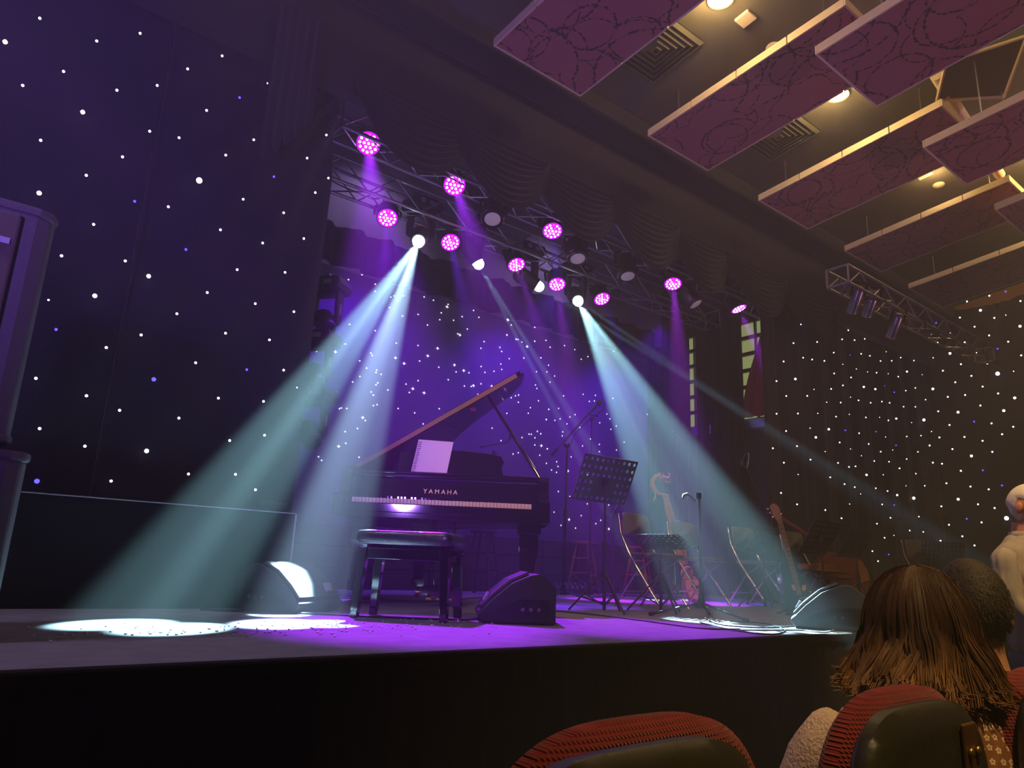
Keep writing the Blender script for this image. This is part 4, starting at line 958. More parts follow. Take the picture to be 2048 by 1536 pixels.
# guitar
K['gbody'] = mat('dark_guitar_top', (.02, .014, .010), .12, var=.3, coat=.6)
K['amber'] = mat('amber_highlight_paint', (.75, .30, .04), .25, var=.3, scale=25, coat=.5)  # warm highlights on the glossy body put into colour patches
b = atZ(1606, 1232); g = vplane(b)
gt = thing('acoustic_guitar', 'dark glossy guitar with painted amber highlights leaning on a stand right of centre', 'guitar', (0, 0, 0))
sp = [(1558, 1128), (1566, 1120), (1577, 1116), (1588, 1119), (1594, 1128), (1598, 1143), (1608, 1160), (1620, 1178), (1624, 1200), (1618, 1220), (1604, 1231), (1588, 1232), (1575, 1224), (1568, 1206), (1567, 1186), (1565, 1168), (1560, 1148)]
plank(sp, g, 0, .10).build('body', K['gbody'], gt, bevel=.008)
plank([(1582, 1170), (1590, 1168), (1596, 1175), (1595, 1182), (1586, 1180)], g, -.006, -.001).build('amber_highlight', K['amber'], gt)
plank([(1605, 1170), (1611, 1169), (1612, 1178), (1607, 1183), (1603, 1178)], g, -.006, -.001).build('amber_highlight', K['amber'], gt)
K['fret'] = mat('fretboard', (.22, .15, .10), .4, var=.2)
plank([(1553, 1040), (1561, 1037), (1578, 1100), (1592, 1150), (1601, 1188), (1593, 1190), (1583, 1150), (1568, 1100)], g, -.03, -.002).build('neck', K['fret'], gt)
for k in range(14):
    f = k/14; x = 1554+38*f; y = 1050+125*f
    MB().tube([g(x-1, y)-V((.02, .025, 0)), g(x+8, y-2)-V((.02, .025, 0))], .0018, 4).build('fret', K['chrome'], gt)
plank([(1538, 1013), (1546, 1007), (1556, 1014), (1562, 1038), (1552, 1042), (1544, 1030)], g, -.03, -.006).build('headstock', K['dkwood'], gt, bevel=.004)
for k in range(3):
    for (dx, dy) in ((-4, 2), (13, -4)):
        MB().ellip(g(1540+k*5+dx, 1016+k*8+dy), (.014, .014, .010), 10, 7).build('tuning_peg', K['chrome'], gt, smooth=True)
plank([(1598, 1195), (1612, 1193), (1613, 1197), (1599, 1199)], g, -.012, -.001).build('bridge', K['fret'], gt)
gs = thing('guitar_stand', 'small black stand holding the dark guitar upright', 'stand', (0, 0, 0))
MB().tube([g(1560, 1238, .05), g(1578, 1225, .1), g(1574, 1130, .14)], .009, 6).build('pole', K['black'], gs)
for q in ((1556, 1240), (1626, 1242)): MB().tube([g(1584, 1215, .14), V(g(*q, .0)).xy.to_3d()+V((0, 0, .012))], .008, 6).build('leg', K['black'], gs)
# cello lying on its side
K['cello'] = mat('cello_varnish', (.20, .045, .028), .3, var=.25, scale=10, coat=.4)
K['cello2'] = mat('cello_flame', (.36, .13, .035), .3, var=.4, scale=16, coat=.4)
b = baseY(1690, 4.25); g = vplane(b)
ce = thing('cello', 'red brown cello lying on its side behind the paired music stands', 'cello', (0, 0, 0))
co = [(1630, 1140), (1640, 1122), (1652, 1108), (1668, 1104), (1682, 1112), (1695, 1110), (1710, 1114), (1724, 1122), (1735, 1138), (1741, 1158), (1738, 1180), (1728, 1192), (1640, 1192), (1632, 1170)]
plank(co, g, 0, .18).build('body', K['cello'], ce, bevel=.012)
plank([(1712, 1118), (1724, 1124), (1735, 1142), (1739, 1160), (1722, 1166), (1716, 1140)], g, -.012, -.001).build('rib', K['cello2'], ce)
n_ = V((sin(.85), cos(.85), 0))
MB().tube([g(1658, 1110, .08), g(1612, 1068, .08), g(1560, 1034, .08)], [.030, .022, .018], 8).build('neck', K['cello'], ce, smooth=True)
MB().tube([g(1560, 1034, .08), g(1556, 1030, .08), g(1553, 1033, .08), g(1556, 1037, .08)], [.018, .016, .013, .01], 8).build('scroll', K['cello'], ce, smooth=True)
vn = thing('violin', 'reddish brown violin seen edge on below the front music stand', 'violin', (0, 0, 0))
b = baseY(1650, 4.05); g = vplane(b)
plank([(1604, 1130), (1612, 1127), (1640, 1129), (1668, 1134), (1680, 1142), (1668, 1144), (1640, 1142), (1608, 1138)], g, 0, .16).build('body', K['cello2'], vn, bevel=.006)
plank([(1604, 1139), (1700, 1147), (1699, 1149), (1640, 1147), (1606, 1142)], g, -.0, .05).build('fingerboard', K['black'], vn)
tag(MB().tube([g(1650, 1131, -.05), g(1700, 1143, -.05)], .005, 6).build('violin_bow', K['brass']), 'slim golden bow resting along the violin', 'bow')
st_ = thing('round_table', 'small black side table under the violin', 'table', V((g(1655, 1150).x, g(1655, 1150).y, 0)))
zz = g(1655, 1153).z
MB().cyl((0, 0, zz-.03), (0, 0, zz-.01), .22, n=24).build('table_top', K['black'], st_, bevel=.003); MB().cyl((0, 0, .01), (0, 0, zz-.03), .018).build('leg', K['black'], st_); MB().cyl((0, 0, 0), (0, 0, .015), .14, n=24).build('base', K['black'], st_)
# painted magenta glow shield between the chairs, effects board, device on platform
b = atZ(1352, 1200); g = vplane(b)
o = thing('magenta_glow', 'magenta painted glow as a round shield beside the lute neck', 'microphone', (0, 0, 0))
MB().ellip(g(1347, 1044), (.034, .034, .04), 14, 10).build('blob', mat('magenta_glow_paint', (.85, .08, .5), .7), o, smooth=True)  # magenta glow put into the colour of a solid ball
MB().tube([g(1347, 1052), g(1349, 1078), V(b)+V((0, 0, .01))], .008, 6).build('pole', K['black'], o)
MB().tube([g(1352, 1042), g(1360, 1043)], .008, 6).build('clip', K['tape'], o)
b = atZ(1142, 1188)
o = thing('effects_board', 'low black rack with many knobs and cables behind the tall stand', 'effects board', (b.x, b.y, 0), -.5)
MB().prism([(-.22, -.12, 0), (-.22, .12, 0), (-.22, .12, .11), (-.22, -.12, .06)], (0, 0, 0), (.44, 0, 0)).build('case', K['plastic'], o, bevel=.008)
for i in range(7):
    for j in range(2): MB().cyl((-.18+.06*i, -.06+.09*j, .07+.03*j), (-.18+.06*i, -.06+.09*j, .10+.03*j), .012, n=8).build('knob', K['chrome'], o)
for k in range(5): MB().tube([(-.2+.09*k, .0, .10), (-.25+.1*k, -.02, .2), (-.3+.15*k, -.15, .12), (-.35+.18*k, -.28, .01)], .005, 5).build('cable', K['plastic'], o)
b = atY(545, 1022, 4.5)
o = thing('cable_coil', 'coiled black cable lying on the end of the draped platform', 'cable', (b.x, b.y, px1.z+.012), .2)
MB().tube([((.07+.008*(k % 5))*cos(k*.5), (.05+.006*(k % 4))*sin(k*.5), .012*((k*.5)//6.28)+.004*sin(k)) for k in range(64)], .006, 6).build('loops', K['plastic'], o, smooth=True)
MB().box((.03, 0, .03), (.08, .05, .04)).build('connector', K['chrome'], o, bevel=.01)
# bundle of cloth and cable at the foot of the platform
b = atZ(465, 1217)
m = MB()
for k in range(5): m.ellip((-.12+.06*k, .01*sin(k*2), .025), (.055, .04, .03+.008*(k % 2)), 12, 8)
o = tag(m.build('cable_bundle', K['skirt'], smooth=True), 'dark crumpled bundle on the floor left of the beam lit monitor', 'bundle'); o.location = (b.x, b.y+.06, 0)
# cables on the floor
def floor_cable(label, pts, r=.006, m='plastic', nm='floor_cable'):
    P = [atZ(x, y)+V((0, 0, r)) for x, y in pts]; Q = []
    for i in range(len(P)-1):
        for k in range(6):
            t_ = k/6; p0 = P[max(i-1, 0)]; p1 = P[i]; p2 = P[i+1]; p3 = P[min(i+2, len(P)-1)]
            Q.append(.5*((2*p1)+(p2-p0)*t_+(2*p0-5*p1+4*p2-p3)*t_*t_+(3*p1-p0-3*p2+p3)*t_**3))
    Q.append(P[-1])
    tag(MB().tube(Q, r, 6).build(nm, K[m], smooth=True), label, 'cable')
floor_cable('long black cable running from the platform past the bench to the end on monitor', [(400, 1221), (520, 1226), (640, 1230), (760, 1236), (900, 1241), (960, 1240), (1010, 1234)])
floor_cable('black cable along the stage edge under the low music stand', [(1100, 1222), (1180, 1230), (1280, 1242), (1400, 1258), (1480, 1260)], .005)
floor_cable('pale cable curving out of the right stage monitor', [(1480, 1262), (1540, 1262), (1600, 1262), (1650, 1266), (1682, 1256)], .005, 'tape')
floor_cable('thin black cable from the short microphone stand to the stage edge', [(1410, 1238), (1440, 1250), (1500, 1256), (1560, 1256), (1620, 1250)], .005)
floor_cable('loose black cable loop on the bright floor patch', [(1400, 1246), (1470, 1262), (1540, 1270), (1570, 1262), (1530, 1248), (1460, 1244)], .004)
floor_cable('violet lit cable running behind the chairs', [(1180, 1196), (1250, 1192), (1350, 1200), (1440, 1194), (1520, 1204)], .006)
floor_cable('cable along the floor behind the bench', [(640, 1196), (740, 1199), (860, 1204), (960, 1196), (1050, 1192)], .005)
K['gaff'] = mat('pale_gaffer', (.3, .3, .3), .7)
def floor_tape(label, a, b, w):
    A = atZ(*a); B = atZ(*b); d = (B-A).normalized(); n = V((-d.y, d.x, 0))*w/2
    tag(MB().prism([A+n, A-n, B-n, B+n], (0, 0, .0005), (0, 0, .002)).build('floor_tape', K['gaff']), label, 'tape')
floor_tape('pale tape line crossing the floor under the low music stand', (1180, 1228), (1470, 1263), .03)
K['crumb'] = mat('plaster_crumbs', (.75, .75, .7), .7)
m = MB()
random.seed(3)
for k in range(170):
    x = random.choice((random.uniform(430, 700), random.uniform(20, 700), random.uniform(700, 1000))); y = 1262+random.gauss(0, 8)-(x-430)*.03; p = atZ(x, y)
    if p.y > 2.4: m.ellip((p.x, p.y, .003), (random.uniform(.003, .01), random.uniform(.003, .008), .004), 5, 3)
tag(m.build('floor_crumbs', K['crumb']), 'scattered pale crumbs on the stage floor near the edge', 'debris', kind='stuff')
# ---------------- PA speakers at the left -----------------------------------
K['pa'] = mat('pa_grille', (.10, .07, .06), .5, .2, var=.5, scale=700, bump=.5)
K['pabox'] = mat('pa_cabinet', (.09, .08, .08), .55, var=.2, scale=150, bump=.15)
def pa(label, yr, ztop, zbot, xr, w, d):
    t = thing('pa_speaker', label, 'loudspeaker', (xr-w/2, yr, zbot))
    H = ztop-zbot; pf = [(-w/2, -.03), (-w/2+.05, -.07), (w/2-.06, -.07), (w/2-.015, -.045), (w/2, 0), (w/2-.06, d), (-w/2+.06, d)]
    MB().prism([(x, y, .02) for x, y in pf], (0, 0, 0), (0, 0, H-.05)).build('cabinet', K['pabox'], t, bevel=.01)
    MB().prism([(x*1.03, y*1.03-.004, H-.035) for x, y in pf], (0, 0, 0), (0, 0, .035)).build('top_rim', K['pabox'], t, bevel=.012)
    MB().prism([(x*1.03, y*1.03-.004, 0) for x, y in pf], (0, 0, 0), (0, 0, .03)).build('base_rim', K['pabox'], t, bevel=.01)
    MB().box((-.035, -.082, H/2), (w-.14, .018, H-.10)).build('grille', K['pa'], t, bevel=.01)
    MB().box((w*.2, -.094, H-.16), (.05, .006, .022)).build('badge', K['badge'], t)
    return t
YP = 3.0
u = atY(101, 452, YP); l = atY(40, 892, YP); u2 = atY(45, 905, YP)
pa('tall grey upper loudspeaker cut by the photo edge', YP, u.z+.03, l.z, u.x+.015, .50, .45)
pa('wide lower loudspeaker carrying the tall one at left stage edge', YP+.02, u2.z, 0, u2.x+.02, .62, .5)
# ---------------- audience seats ---------------------------------------------
K['shell'] = mat('seat_shell', (.035, .032, .022), .38, var=.15, scale=60, bump=.1)
K['seatred'] = m = mat('red_weave', (.22, .02, .02), .9, var=.3, scale=30, spec=.2, sheen=.2)
t = m.node_tree; P = t.nodes['Principled BSDF']; tc = t.nodes.new('ShaderNodeTexCoord')
ck = t.nodes.new('ShaderNodeTexWave'); ck.inputs['Scale'].default_value = 60; ck.bands_direction = 'X'; ck2 = t.nodes.new('ShaderNodeTexWave'); ck2.inputs['Scale'].default_value = 60; ck2.bands_direction = 'Z'
t.links.new(tc.outputs['Object'], ck.inputs[0]); t.links.new(tc.outputs['Object'], ck2.inputs[0])
mu = t.nodes.new('ShaderNodeMath'); mu.operation = 'MULTIPLY'; t.links.new(ck.outputs['Fac'], mu.inputs[0]); t.links.new(ck2.outputs['Fac'], mu.inputs[1])
bu = t.nodes.new('ShaderNodeBump'); bu.inputs['Strength'].default_value = .9; bu.inputs['Distance'].default_value = .004; t.links.new(mu.outputs[0], bu.inputs['Height']); t.links.new(bu.outputs[0], P.inputs['Normal'])
def sup(w, h, e, n, z0):                 # rounded outline, squared below
    o = []
    for k in range(n):
        a = pi*k/(n-1); c, s = cos(a), sin(a)
        o.append((w/2*math.copysign(abs(c)**e, c), z0+h*abs(s)**e))
    return o
def seat(label, x, rz=0.0, y=.50, ztop=.118):
    t = thing('auditorium_seat', label, 'seat', (x, y, Z_HALL), rz, 'auditorium seats')
    H = ztop-Z_HALL
    def shellf(u, v, w, h, e, y0, th, bul):
        a = pi*u; c, s = cos(a), sin(a)
        X = w/2*math.copysign(abs(c)**e, c); Z = H-h+h*abs(s)**e
        prof = [(0, 0), (.86, 0), (.95, .12), (1, .35), (1, .65), (.95, .88), (.86, 1), (0, 1)]
        k, q = prof[min(int(v*7+1e-6), 7)]
        Zc = H-h
        return (X*k, y0+th*q+bul*(1-k)*0-.10*((Z-H)/h)**2*0, Zc+(Z-Zc)*k)
    MB().grid(lambda u, v: (lambda p: (p[0], p[1], p[2]+.035))(shellf(u, v, .38, .27, .46, -.035, .050, 0)), 40, 7).build('back_shell', K['shell'], t, smooth=True)
    MB().grid(lambda u, v: (lambda p: (p[0]+.05, p[1], p[2]+.046))(shellf(u, v, .455, .29, .62, .012, .060, 0)), 40, 7).build('back_cushion', K['seatred'], t, smooth=True)
    MB().box((0, -.010, H-.36), (.375, .045, .34)).build('back_shell', K['shell'], t, bevel=.012)
    MB().box((.05, .043, H-.38), (.45, .06, .36)).build('back_cushion', K['seatred'], t, bevel=.03)
    br = MB().box((.085, -.040, H-.035), (.045, .006, .085)).build('bracket', K['brassd'], t, bevel=.006)
    for s in (-1, 1): MB().ellip((.085+s*.012, -.046, H-.03), (.007, .004, .007), 10, 6).build('screw', K['brass'], br, smooth=True)
    MB().box((0, .30, .42), (.46, .42, .09)).build('seat_cushion', K['seatred'], t, bevel=.035)
    for s in (-1, 1):
        MB().box((s*.27, .16, .60), (.05, .34, .04)).build('armrest', K['shell'], t, bevel=.012)
        MB().box((s*.27, .10, .29), (.04, .10, .58)).build('leg', K['shell'], t, bevel=.008)
    return t
K['brassd'] = mat('dull_brass', (.20, .10, .035), .45, .6)
seat('red cushioned seat lowest in the picture, its top edge cut by the frame', .555, 0, .50, .125)
seat('red cushioned seat with dark shell and brass screws behind the seated woman', 1.13)
seat('red cushioned seat at the picture edge beside the floral blouse', 1.72)
# ---------------- people -----------------------------------------------------
K['skin_'] = mat('skin', (.62, .30, .17), .55, var=.08, scale=20)
K['skinr'] = mat('ruddy_skin', (.62, .24, .17), .55, var=.12, scale=20)
def head_fn(d, p):
    # face toward -y; narrower jaw, fuller back of skull
    q = p.copy(); z = d.z
    if z < -.1: q.x *= 1-.22*min(1, (-z-.1)*1.3); 
    if z < -.1 and d.y > 0: q.y *= 1-.45*min(1, (-z-.1)*1.4)
    if d.y > 0 and z > -.2: q.y *= 1.06
    return q
def head(parent, name, c, R, m, s=1.0, features=True, hairm=None):
    mb = MB(); mb.ellip((0, 0, 0), (.076*s, .095*s, .118*s), 28, 20, head_fn)
    mb.ellip((0, -.098*s, -.018*s), (.014*s, .020*s, .026*s), 10, 8)          # nose
    mb.ellip((0, -.085*s, -.082*s), (.026*s, .018*s, .020*s), 12, 8)          # chin
    mb.ellip((0, -.088*s, -.055*s), (.022*s, .012*s, .009*s), 12, 6)          # lips
    for q in (-1, 1):
        mb.ellip((q*.030*s, -.086*s, .012*s), (.016*s, .012*s, .008*s), 10, 6)  # brow
        mb.ellip((q*.084*s, .004*s, -.012*s), (.012*s, .020*s, .033*s), 12, 8)  # ear
    mb.v = [tuple(R @ V(v) + V(c)) for v in mb.v]
    h = mb.build(name, m, parent, smooth=True)
    e = MB()
    for q in (-1, 1): e.ellip(R @ V((q*.030*s, -.087*s, .0))+V(c), (.009*s,)*3, 10, 8)
    e.build('eye', K['page'], h, smooth=True)
    return h
def loft(rings, n=28):
    # rings: (cx, cy, z, rx, ry)
    mb = MB(); vs = []; fs = []
    for (cx, cy, z, rx, ry) in rings:
        for k in range(n):
            a = 2*pi*k/n; c, s = cos(a), sin(a)
            vs.append((cx+rx*math.copysign(abs(c)**.85, c), cy+ry*math.copysign(abs(s)**.85, s), z))
    for i in range(len(rings)-1):
        for k in range(n): fs.append((i*n+k, i*n+(k+1) % n, (i+1)*n+(k+1) % n, (i+1)*n+k))
    fs.append(tuple(range(n-1, -1, -1))); fs.append(tuple(range((len(rings)-1)*n, len(rings)*n)))
    return mb.add(vs, fs)
def rumple(o, s, sz):
    tx = bpy.data.textures.new('fold', 'CLOUDS'); tx.noise_scale = sz
    sd = o.modifiers.new('sub', 'SUBSURF'); sd.levels = 2; sd.render_levels = 2
    d = o.modifiers.new('d', 'DISPLACE'); d.texture = tx; d.strength = s; d.mid_level = .5; d.texture_coords = 'LOCAL'
# floral cloth
def floral(name, base, flower, sc_):
    m = mat(name, base, .8, var=.15, scale=50, spec=.2); t = m.node_tree; P = t.nodes['Principled BSDF']; L = t.links
    N = lambda ty: t.nodes.new(ty)
    tc = N('ShaderNodeTexCoord'); vo = N('ShaderNodeTexVoronoi'); vo.inputs['Scale'].default_value = sc_; vo.inputs['Randomness'].default_value = .45; vo.voronoi_dimensions = '2D'
    sx = N('ShaderNodeSeparateXYZ'); L.new(tc.outputs['Object'], sx.inputs[0]); cb = N('ShaderNodeCombineXYZ')
    ad = N('ShaderNodeMath'); ad.operation = 'ADD'; L.new(sx.outputs[0], ad.inputs[0]); L.new(sx.outputs[1], ad.inputs[1])
    L.new(sx.outputs[0], cb.inputs[0]); L.new(sx.outputs[2], cb.inputs[1]); L.new(cb.outputs[0], vo.inputs['Vector'])
    sc2 = N('ShaderNodeVectorMath'); sc2.operation = 'SCALE'; sc2.inputs['Scale'].default_value = 1; L.new(cb.outputs[0], sc2.inputs[0])
    df = N('ShaderNodeVectorMath'); df.operation = 'SUBTRACT'; L.new(cb.outputs[0], df.inputs[0]); L.new(vo.outputs['Position'], df.inputs[1])
    s2 = N('ShaderNodeSeparateXYZ'); L.new(df.outputs[0], s2.inputs[0])
    at = N('ShaderNodeMath'); at.operation = 'ARCTAN2'; L.new(s2.outputs[0], at.inputs[0]); L.new(s2.outputs[1], at.inputs[1])
    m5 = N('ShaderNodeMath'); m5.operation = 'MULTIPLY'; L.new(at.outputs[0], m5.inputs[0]); m5.inputs[1].default_value = 5
    co = N('ShaderNodeMath'); co.operation = 'COSINE'; L.new(m5.outputs[0], co.inputs[0])
    mr = N('ShaderNodeMath'); mr.operation = 'MULTIPLY_ADD'; L.new(co.outputs[0], mr.inputs[0]); mr.inputs[1].default_value = .055; mr.inputs[2].default_value = .30
    lt = N('ShaderNodeMath'); lt.operation = 'LESS_THAN'; L.new(vo.outputs['Distance'], lt.inputs[0]); L.new(mr.outputs[0], lt.inputs[1])
    gt_ = N('ShaderNodeMath'); gt_.operation = 'GREATER_THAN'; L.new(vo.outputs['Distance'], gt_.inputs[0]); gt_.inputs[1].default_value = .09
    an = N('ShaderNodeMath'); an.operation = 'MULTIPLY'; L.new(lt.outputs[0], an.inputs[0]); L.new(gt_.outputs[0], an.inputs[1])
    src = P.inputs['Base Color'].links[0].from_socket; mm = N('ShaderNodeMix'); mm.data_type = 'RGBA'; L.new(src, mm.inputs['A']); mm.inputs['B'].default_value = (*flower, 1)
    L.new(an.outputs[0], mm.inputs['Factor']); L.new(mm.outputs['Result'], P.inputs['Base Color']); return m
K['floral'] = floral('floral_blouse', (.30, .12, .05), (.80, .62, .38), 62)
K['cream'] = mat('cream_sleeve', (.72, .52, .36), .85, var=.25, scale=160, bump=.6, spec=.2)
K['hairb'] = m = mat('brown_hair', (.055, .024, .014), .6, var=.3, scale=40, spec=.25)
t = m.node_tree; P = t.nodes['Principled BSDF']; tc = t.nodes.new('ShaderNodeTexCoord'); sx = t.nodes.new('ShaderNodeSeparateXYZ'); t.links.new(tc.outputs['Object'], sx.inputs[0])
nz = t.nodes.new('ShaderNodeTexNoise'); nz.inputs['Scale'].default_value = 26; mp = t.nodes.new('ShaderNodeMapping'); mp.inputs['Scale'].default_value = (1, 1, .15); t.links.new(tc.outputs['Object'], mp.inputs[0]); t.links.new(mp.outputs[0], nz.inputs['Vector'])
a_ = t.nodes.new('ShaderNodeMath'); a_.operation = 'MULTIPLY_ADD'; t.links.new(nz.outputs['Fac'], a_.inputs[0]); a_.inputs[1].default_value = .22; t.links.new(sx.outputs[2], a_.inputs[2])
cr = t.nodes.new('ShaderNodeMapRange'); t.links.new(a_.outputs[0], cr.inputs[0]); cr.inputs[1].default_value = .12; cr.inputs[2].default_value = -.02
src = P.inputs['Base Color'].links[0].from_socket; mm = t.nodes.new('ShaderNodeMix'); mm.data_type = 'RGBA'; t.links.new(src, mm.inputs['A']); mm.inputs['B'].default_value = (.36, .18, .07, 1)
t.links.new(cr.outputs[0], mm.inputs['Factor']); t.links.new(mm.outputs['Result'], P.inputs['Base Color'])
K['haird'] = mat('dark_short_hair', (.035, .022, .014), .6, var=.3, scale=200, bump=.4)
K['white_hair'] = mat('white_hair', (.75, .66, .60), .7, var=.1, scale=150, bump=.4)
K['olive'] = mat('olive_shirt', (.10, .09, .05), .85, var=.15, scale=60)
K['greyshirt'] = mat('grey_shirt', (.30, .25, .23), .8, var=.15, scale=50)
K['jeans'] = mat('blue_jeans', (.03, .06, .14), .8, var=.2, scale=80)
# --- woman seen from behind. local frame: -y = the way she faces, origin at the seat
WC = atdepth(1836, 1262, 1.45)           # middle of her head
WAZ = radians(38); wr = pi - WAZ
wm = thing('person', 'seated person with shoulder length brown hair and floral blouse seen from behind', 'person', (WC.x, WC.y, WC.z), wr)
random.seed(11)
hd = head(wm, 'body', (0, 0, 0), Matrix.Identity(3), K['skin_'], .95)
UP_ = len(bpy.data.objects)
kids0 = set(bpy.data.objects)
m = loft([(0, .03, -.60, .17, .12), (0, .03, -.45, .165, .115), (0, .03, -.30, .175, .115), (0, .03, -.215, .175, .10), (0, .03, -.18, .13, .075), (0, .02, -.155, .065, .055), (0, .01, -.12, .052, .05), (0, 0, -.07, .05, .05)], 32)
o = m.build('neck', K['skin_'], wm, smooth=True)
m = loft([(0, .03, -.70, .19, .135), (0, .035, -.50, .18, .13), (0, .035, -.34, .195, .13), (0, .035, -.25, .205, .118), (0, .035, -.205, .175, .098), (0, .03, -.175, .12, .08), (0, .025, -.155, .075, .065)], 36)
o = m.build('blouse', K['floral'], wm, smooth=True); rumple(o, .012, .07)
for s in (-1, 1):
    pts = [(s*.155, .03, -.225), (s*.205, .02, -.27), (s*.245, -.02, -.40), (s*.255, -.07, -.52)]
    o = MB().tube(pts, [.055, .066, .066, .072], 16).build('sleeve', K['cream'] if s > 0 else K['floral'], wm, smooth=True); rumple(o, .012, .05)
    MB().tube([(s*.255, -.07, -.52), (s*.24, -.22, -.58), (s*.16, -.34, -.56)], [.04, .036, .028], 12).build('forearm', K['skin_'], wm, smooth=True)
    m = MB(); m.ellip((s*.14, -.385, -.555), (.032, .045, .018), 12, 8)
    for f in range(4): m.tube([(s*(.155-.016*f), -.41, -.55), (s*(.152-.016*f), -.445-.006*(f in (1, 2)), -.562), (s*(.148-.016*f), -.455, -.585)], [.0095, .009, .007], 7)
    m.tube([(s*.115, -.37, -.55), (s*.095, -.395, -.555), (s*.09, -.42, -.565)], [.011, .01, .008], 7)
    m.build('hand', K['skin_'], wm, smooth=True)
    MB().tube([(s*.09, .0, -.68), (s*.10, -.40, -.66), (s*.10, -.44, -1.12)], [.09, .07, .05], 14).build('trouser_leg', K['jeans'], wm, smooth=True)
    MB().ellip((s*.10, -.49, -1.16), (.045, .12, .04), 14, 8).build('shoe', K['black'], wm, smooth=True)
for o in set(bpy.data.objects)-kids0:
    if o.parent == wm: o.location.z += .055
# hair: a shell with combed locks over it
def hairshell(u, v):
    th = 2*pi*u; front = -sin(th)
    if v < .5:
        a = v/.5*pi/2; r = sin(a)**.9; z = .128*cos(a)
        return (.094*r*cos(th), .008+.108*r*sin(th), z)
    f = (v-.5)/.5
    w_ = .094+.050*f**1.1+.005*sin(th*9+f*5); d_ = .108+.024*f+.005*sin(th*7)
    op = max(0.0, front-.45)
    return (w_*cos(th), .008+d_*sin(th)*(1-1.3*op*min(1, f*3)), -.110*f-.008*sin(th*5+1)*f)
MB().grid(lambda u, v: tuple(q*.965 for q in hairshell(u, v)), 96, 24, True).build('hair', K['hairb'], wm, smooth=True)
lk = MB()
for c in range(150):
    tc_ = random.uniform(-.22*pi, 1.22*pi); cv = random.uniform(.02, .45); lift = random.uniform(.985, 1.075); wv = random.uniform(-.22, .22)
    ln = random.uniform(.86, 1.05); ph = random.uniform(0, 6.3); amp = random.uniform(.003, .011); curl = random.uniform(-.004, .02)
    for i in range(15):
        th = tc_+random.gauss(0, .05); v0 = max(.01, cv+random.gauss(0, .03)); n = 13; pts = []; rad = []; l2 = ln+random.gauss(0, .02); q_ = random.gauss(0, .003)
        for k in range(n):
            f = k/(n-1); v = v0+(l2-v0)*f; th2 = th*(1) + wv*f*f + (tc_-th)*.35*f
            x, y, z = hairshell((th2 % (2*pi))/(2*pi), min(v, .999))
            off = 1+(lift-1)*min(1, f*1.6)+.01; rr = V((x, y-.008, 0)); rn = rr.normalized() if rr.length > 1e-4 else V((0, 0, 1))
            wob = amp*sin(ph+f*8)*f + q_*f + curl*max(0, f-.75)*4*.6
            pts.append((x*off+rn.x*wob+amp*.6*cos(ph+f*7)*f*rn.y, (y-.008)*off+.008+rn.y*wob, z-(.10*max(0, v-1)))); rad.append(.0022*(1-.7*f)+.0004)
        lk.tube(pts, rad, 3, cap=False)
for i in range(500):
    th = random.uniform(-.2*pi, 1.2*pi); x, y, z = hairshell((th % (2*pi))/(2*pi), .93)
    k = random.uniform(.008, .035); c_ = V((x, y-.008, 0)).normalized()
    P0 = V((x, y, z+random.uniform(-.01, .03))); lk.tube([P0, P0+c_*k*.45+V((0, 0, -.02)), P0+c_*k+V((random.uniform(-.012, .012), 0, -.035+k*.5))], [.0020, .0015, .0004], 3, cap=False)
lk.build('hair_locks', K['hairb'], wm, smooth=True)
# phone held up at her left
# --- second person, dark short hair
QC = atdepth(1941, 1222, 1.92)
q2 = thing('person', 'seated person with short dark hair and olive shirt next to the woman', 'person', (QC.x, QC.y, QC.z), pi-radians(48))
head(q2, 'body', (0, 0, 0), Matrix.Identity(3), K['skin_'], 1.05)
loft([(0, .03, -.20, .10, .08), (0, .02, -.15, .066, .066), (0, .012, -.10, .060, .062), (0, .01, -.04, .06, .06)], 24).build('neck', K['skin_'], q2, smooth=True)
m = MB()
def cap_(d, p):
    q = head_fn(d, p)
    if d.y < -.45: q = q*.93
    if d.y < .35 and d.z < .22: q.x *= .80
    if d.z < -.62: q = q*.88
    return q
m.ellip((0, .006, .008), (.087, .110, .130), 40, 26, cap_); o = m.build('hair', K['haird'], q2, smooth=True)
hl = MB()
for i in range(1600):
    z = random.uniform(-.55, 1); th = random.uniform(0, 2*pi); r_ = sqrt(max(0, 1-z*z)); d = V((r_*cos(th), r_*sin(th), z))
    if d.y < -.5 and d.z < .5: continue
    p = cap_(d, V((d.x*.087, d.y*.110, d.z*.130)))+V((0, .006, .008)); hl.tube([p*.985, p*1.02+V((random.uniform(-.003, .003), .0, -.004)), p*1.03+V((random.uniform(-.004, .004), .002, -.012))], [.0013, .001, .0003], 3, cap=False)
hl.build('hair_strands', K['haird'], q2, smooth=True)
m = loft([(0, .03, -.75, .19, .14), (0, .03, -.45, .20, .135), (0, .03, -.32, .215, .125), (0, .03, -.245, .20, .105), (0, .03, -.20, .14, .085), (0, .025, -.165, .078, .072)], 32)
o = m.build('shirt', K['olive'], q2, smooth=True); rumple(o, .012, .09)
MB().tube([(.073*cos(a), .022+.070*sin(a), -.150+.012*sin(a)) for a in [2*pi*k/24 for k in range(24)]], .0022, 5, closed=True).build('necklace', K['brass'], q2, smooth=True)
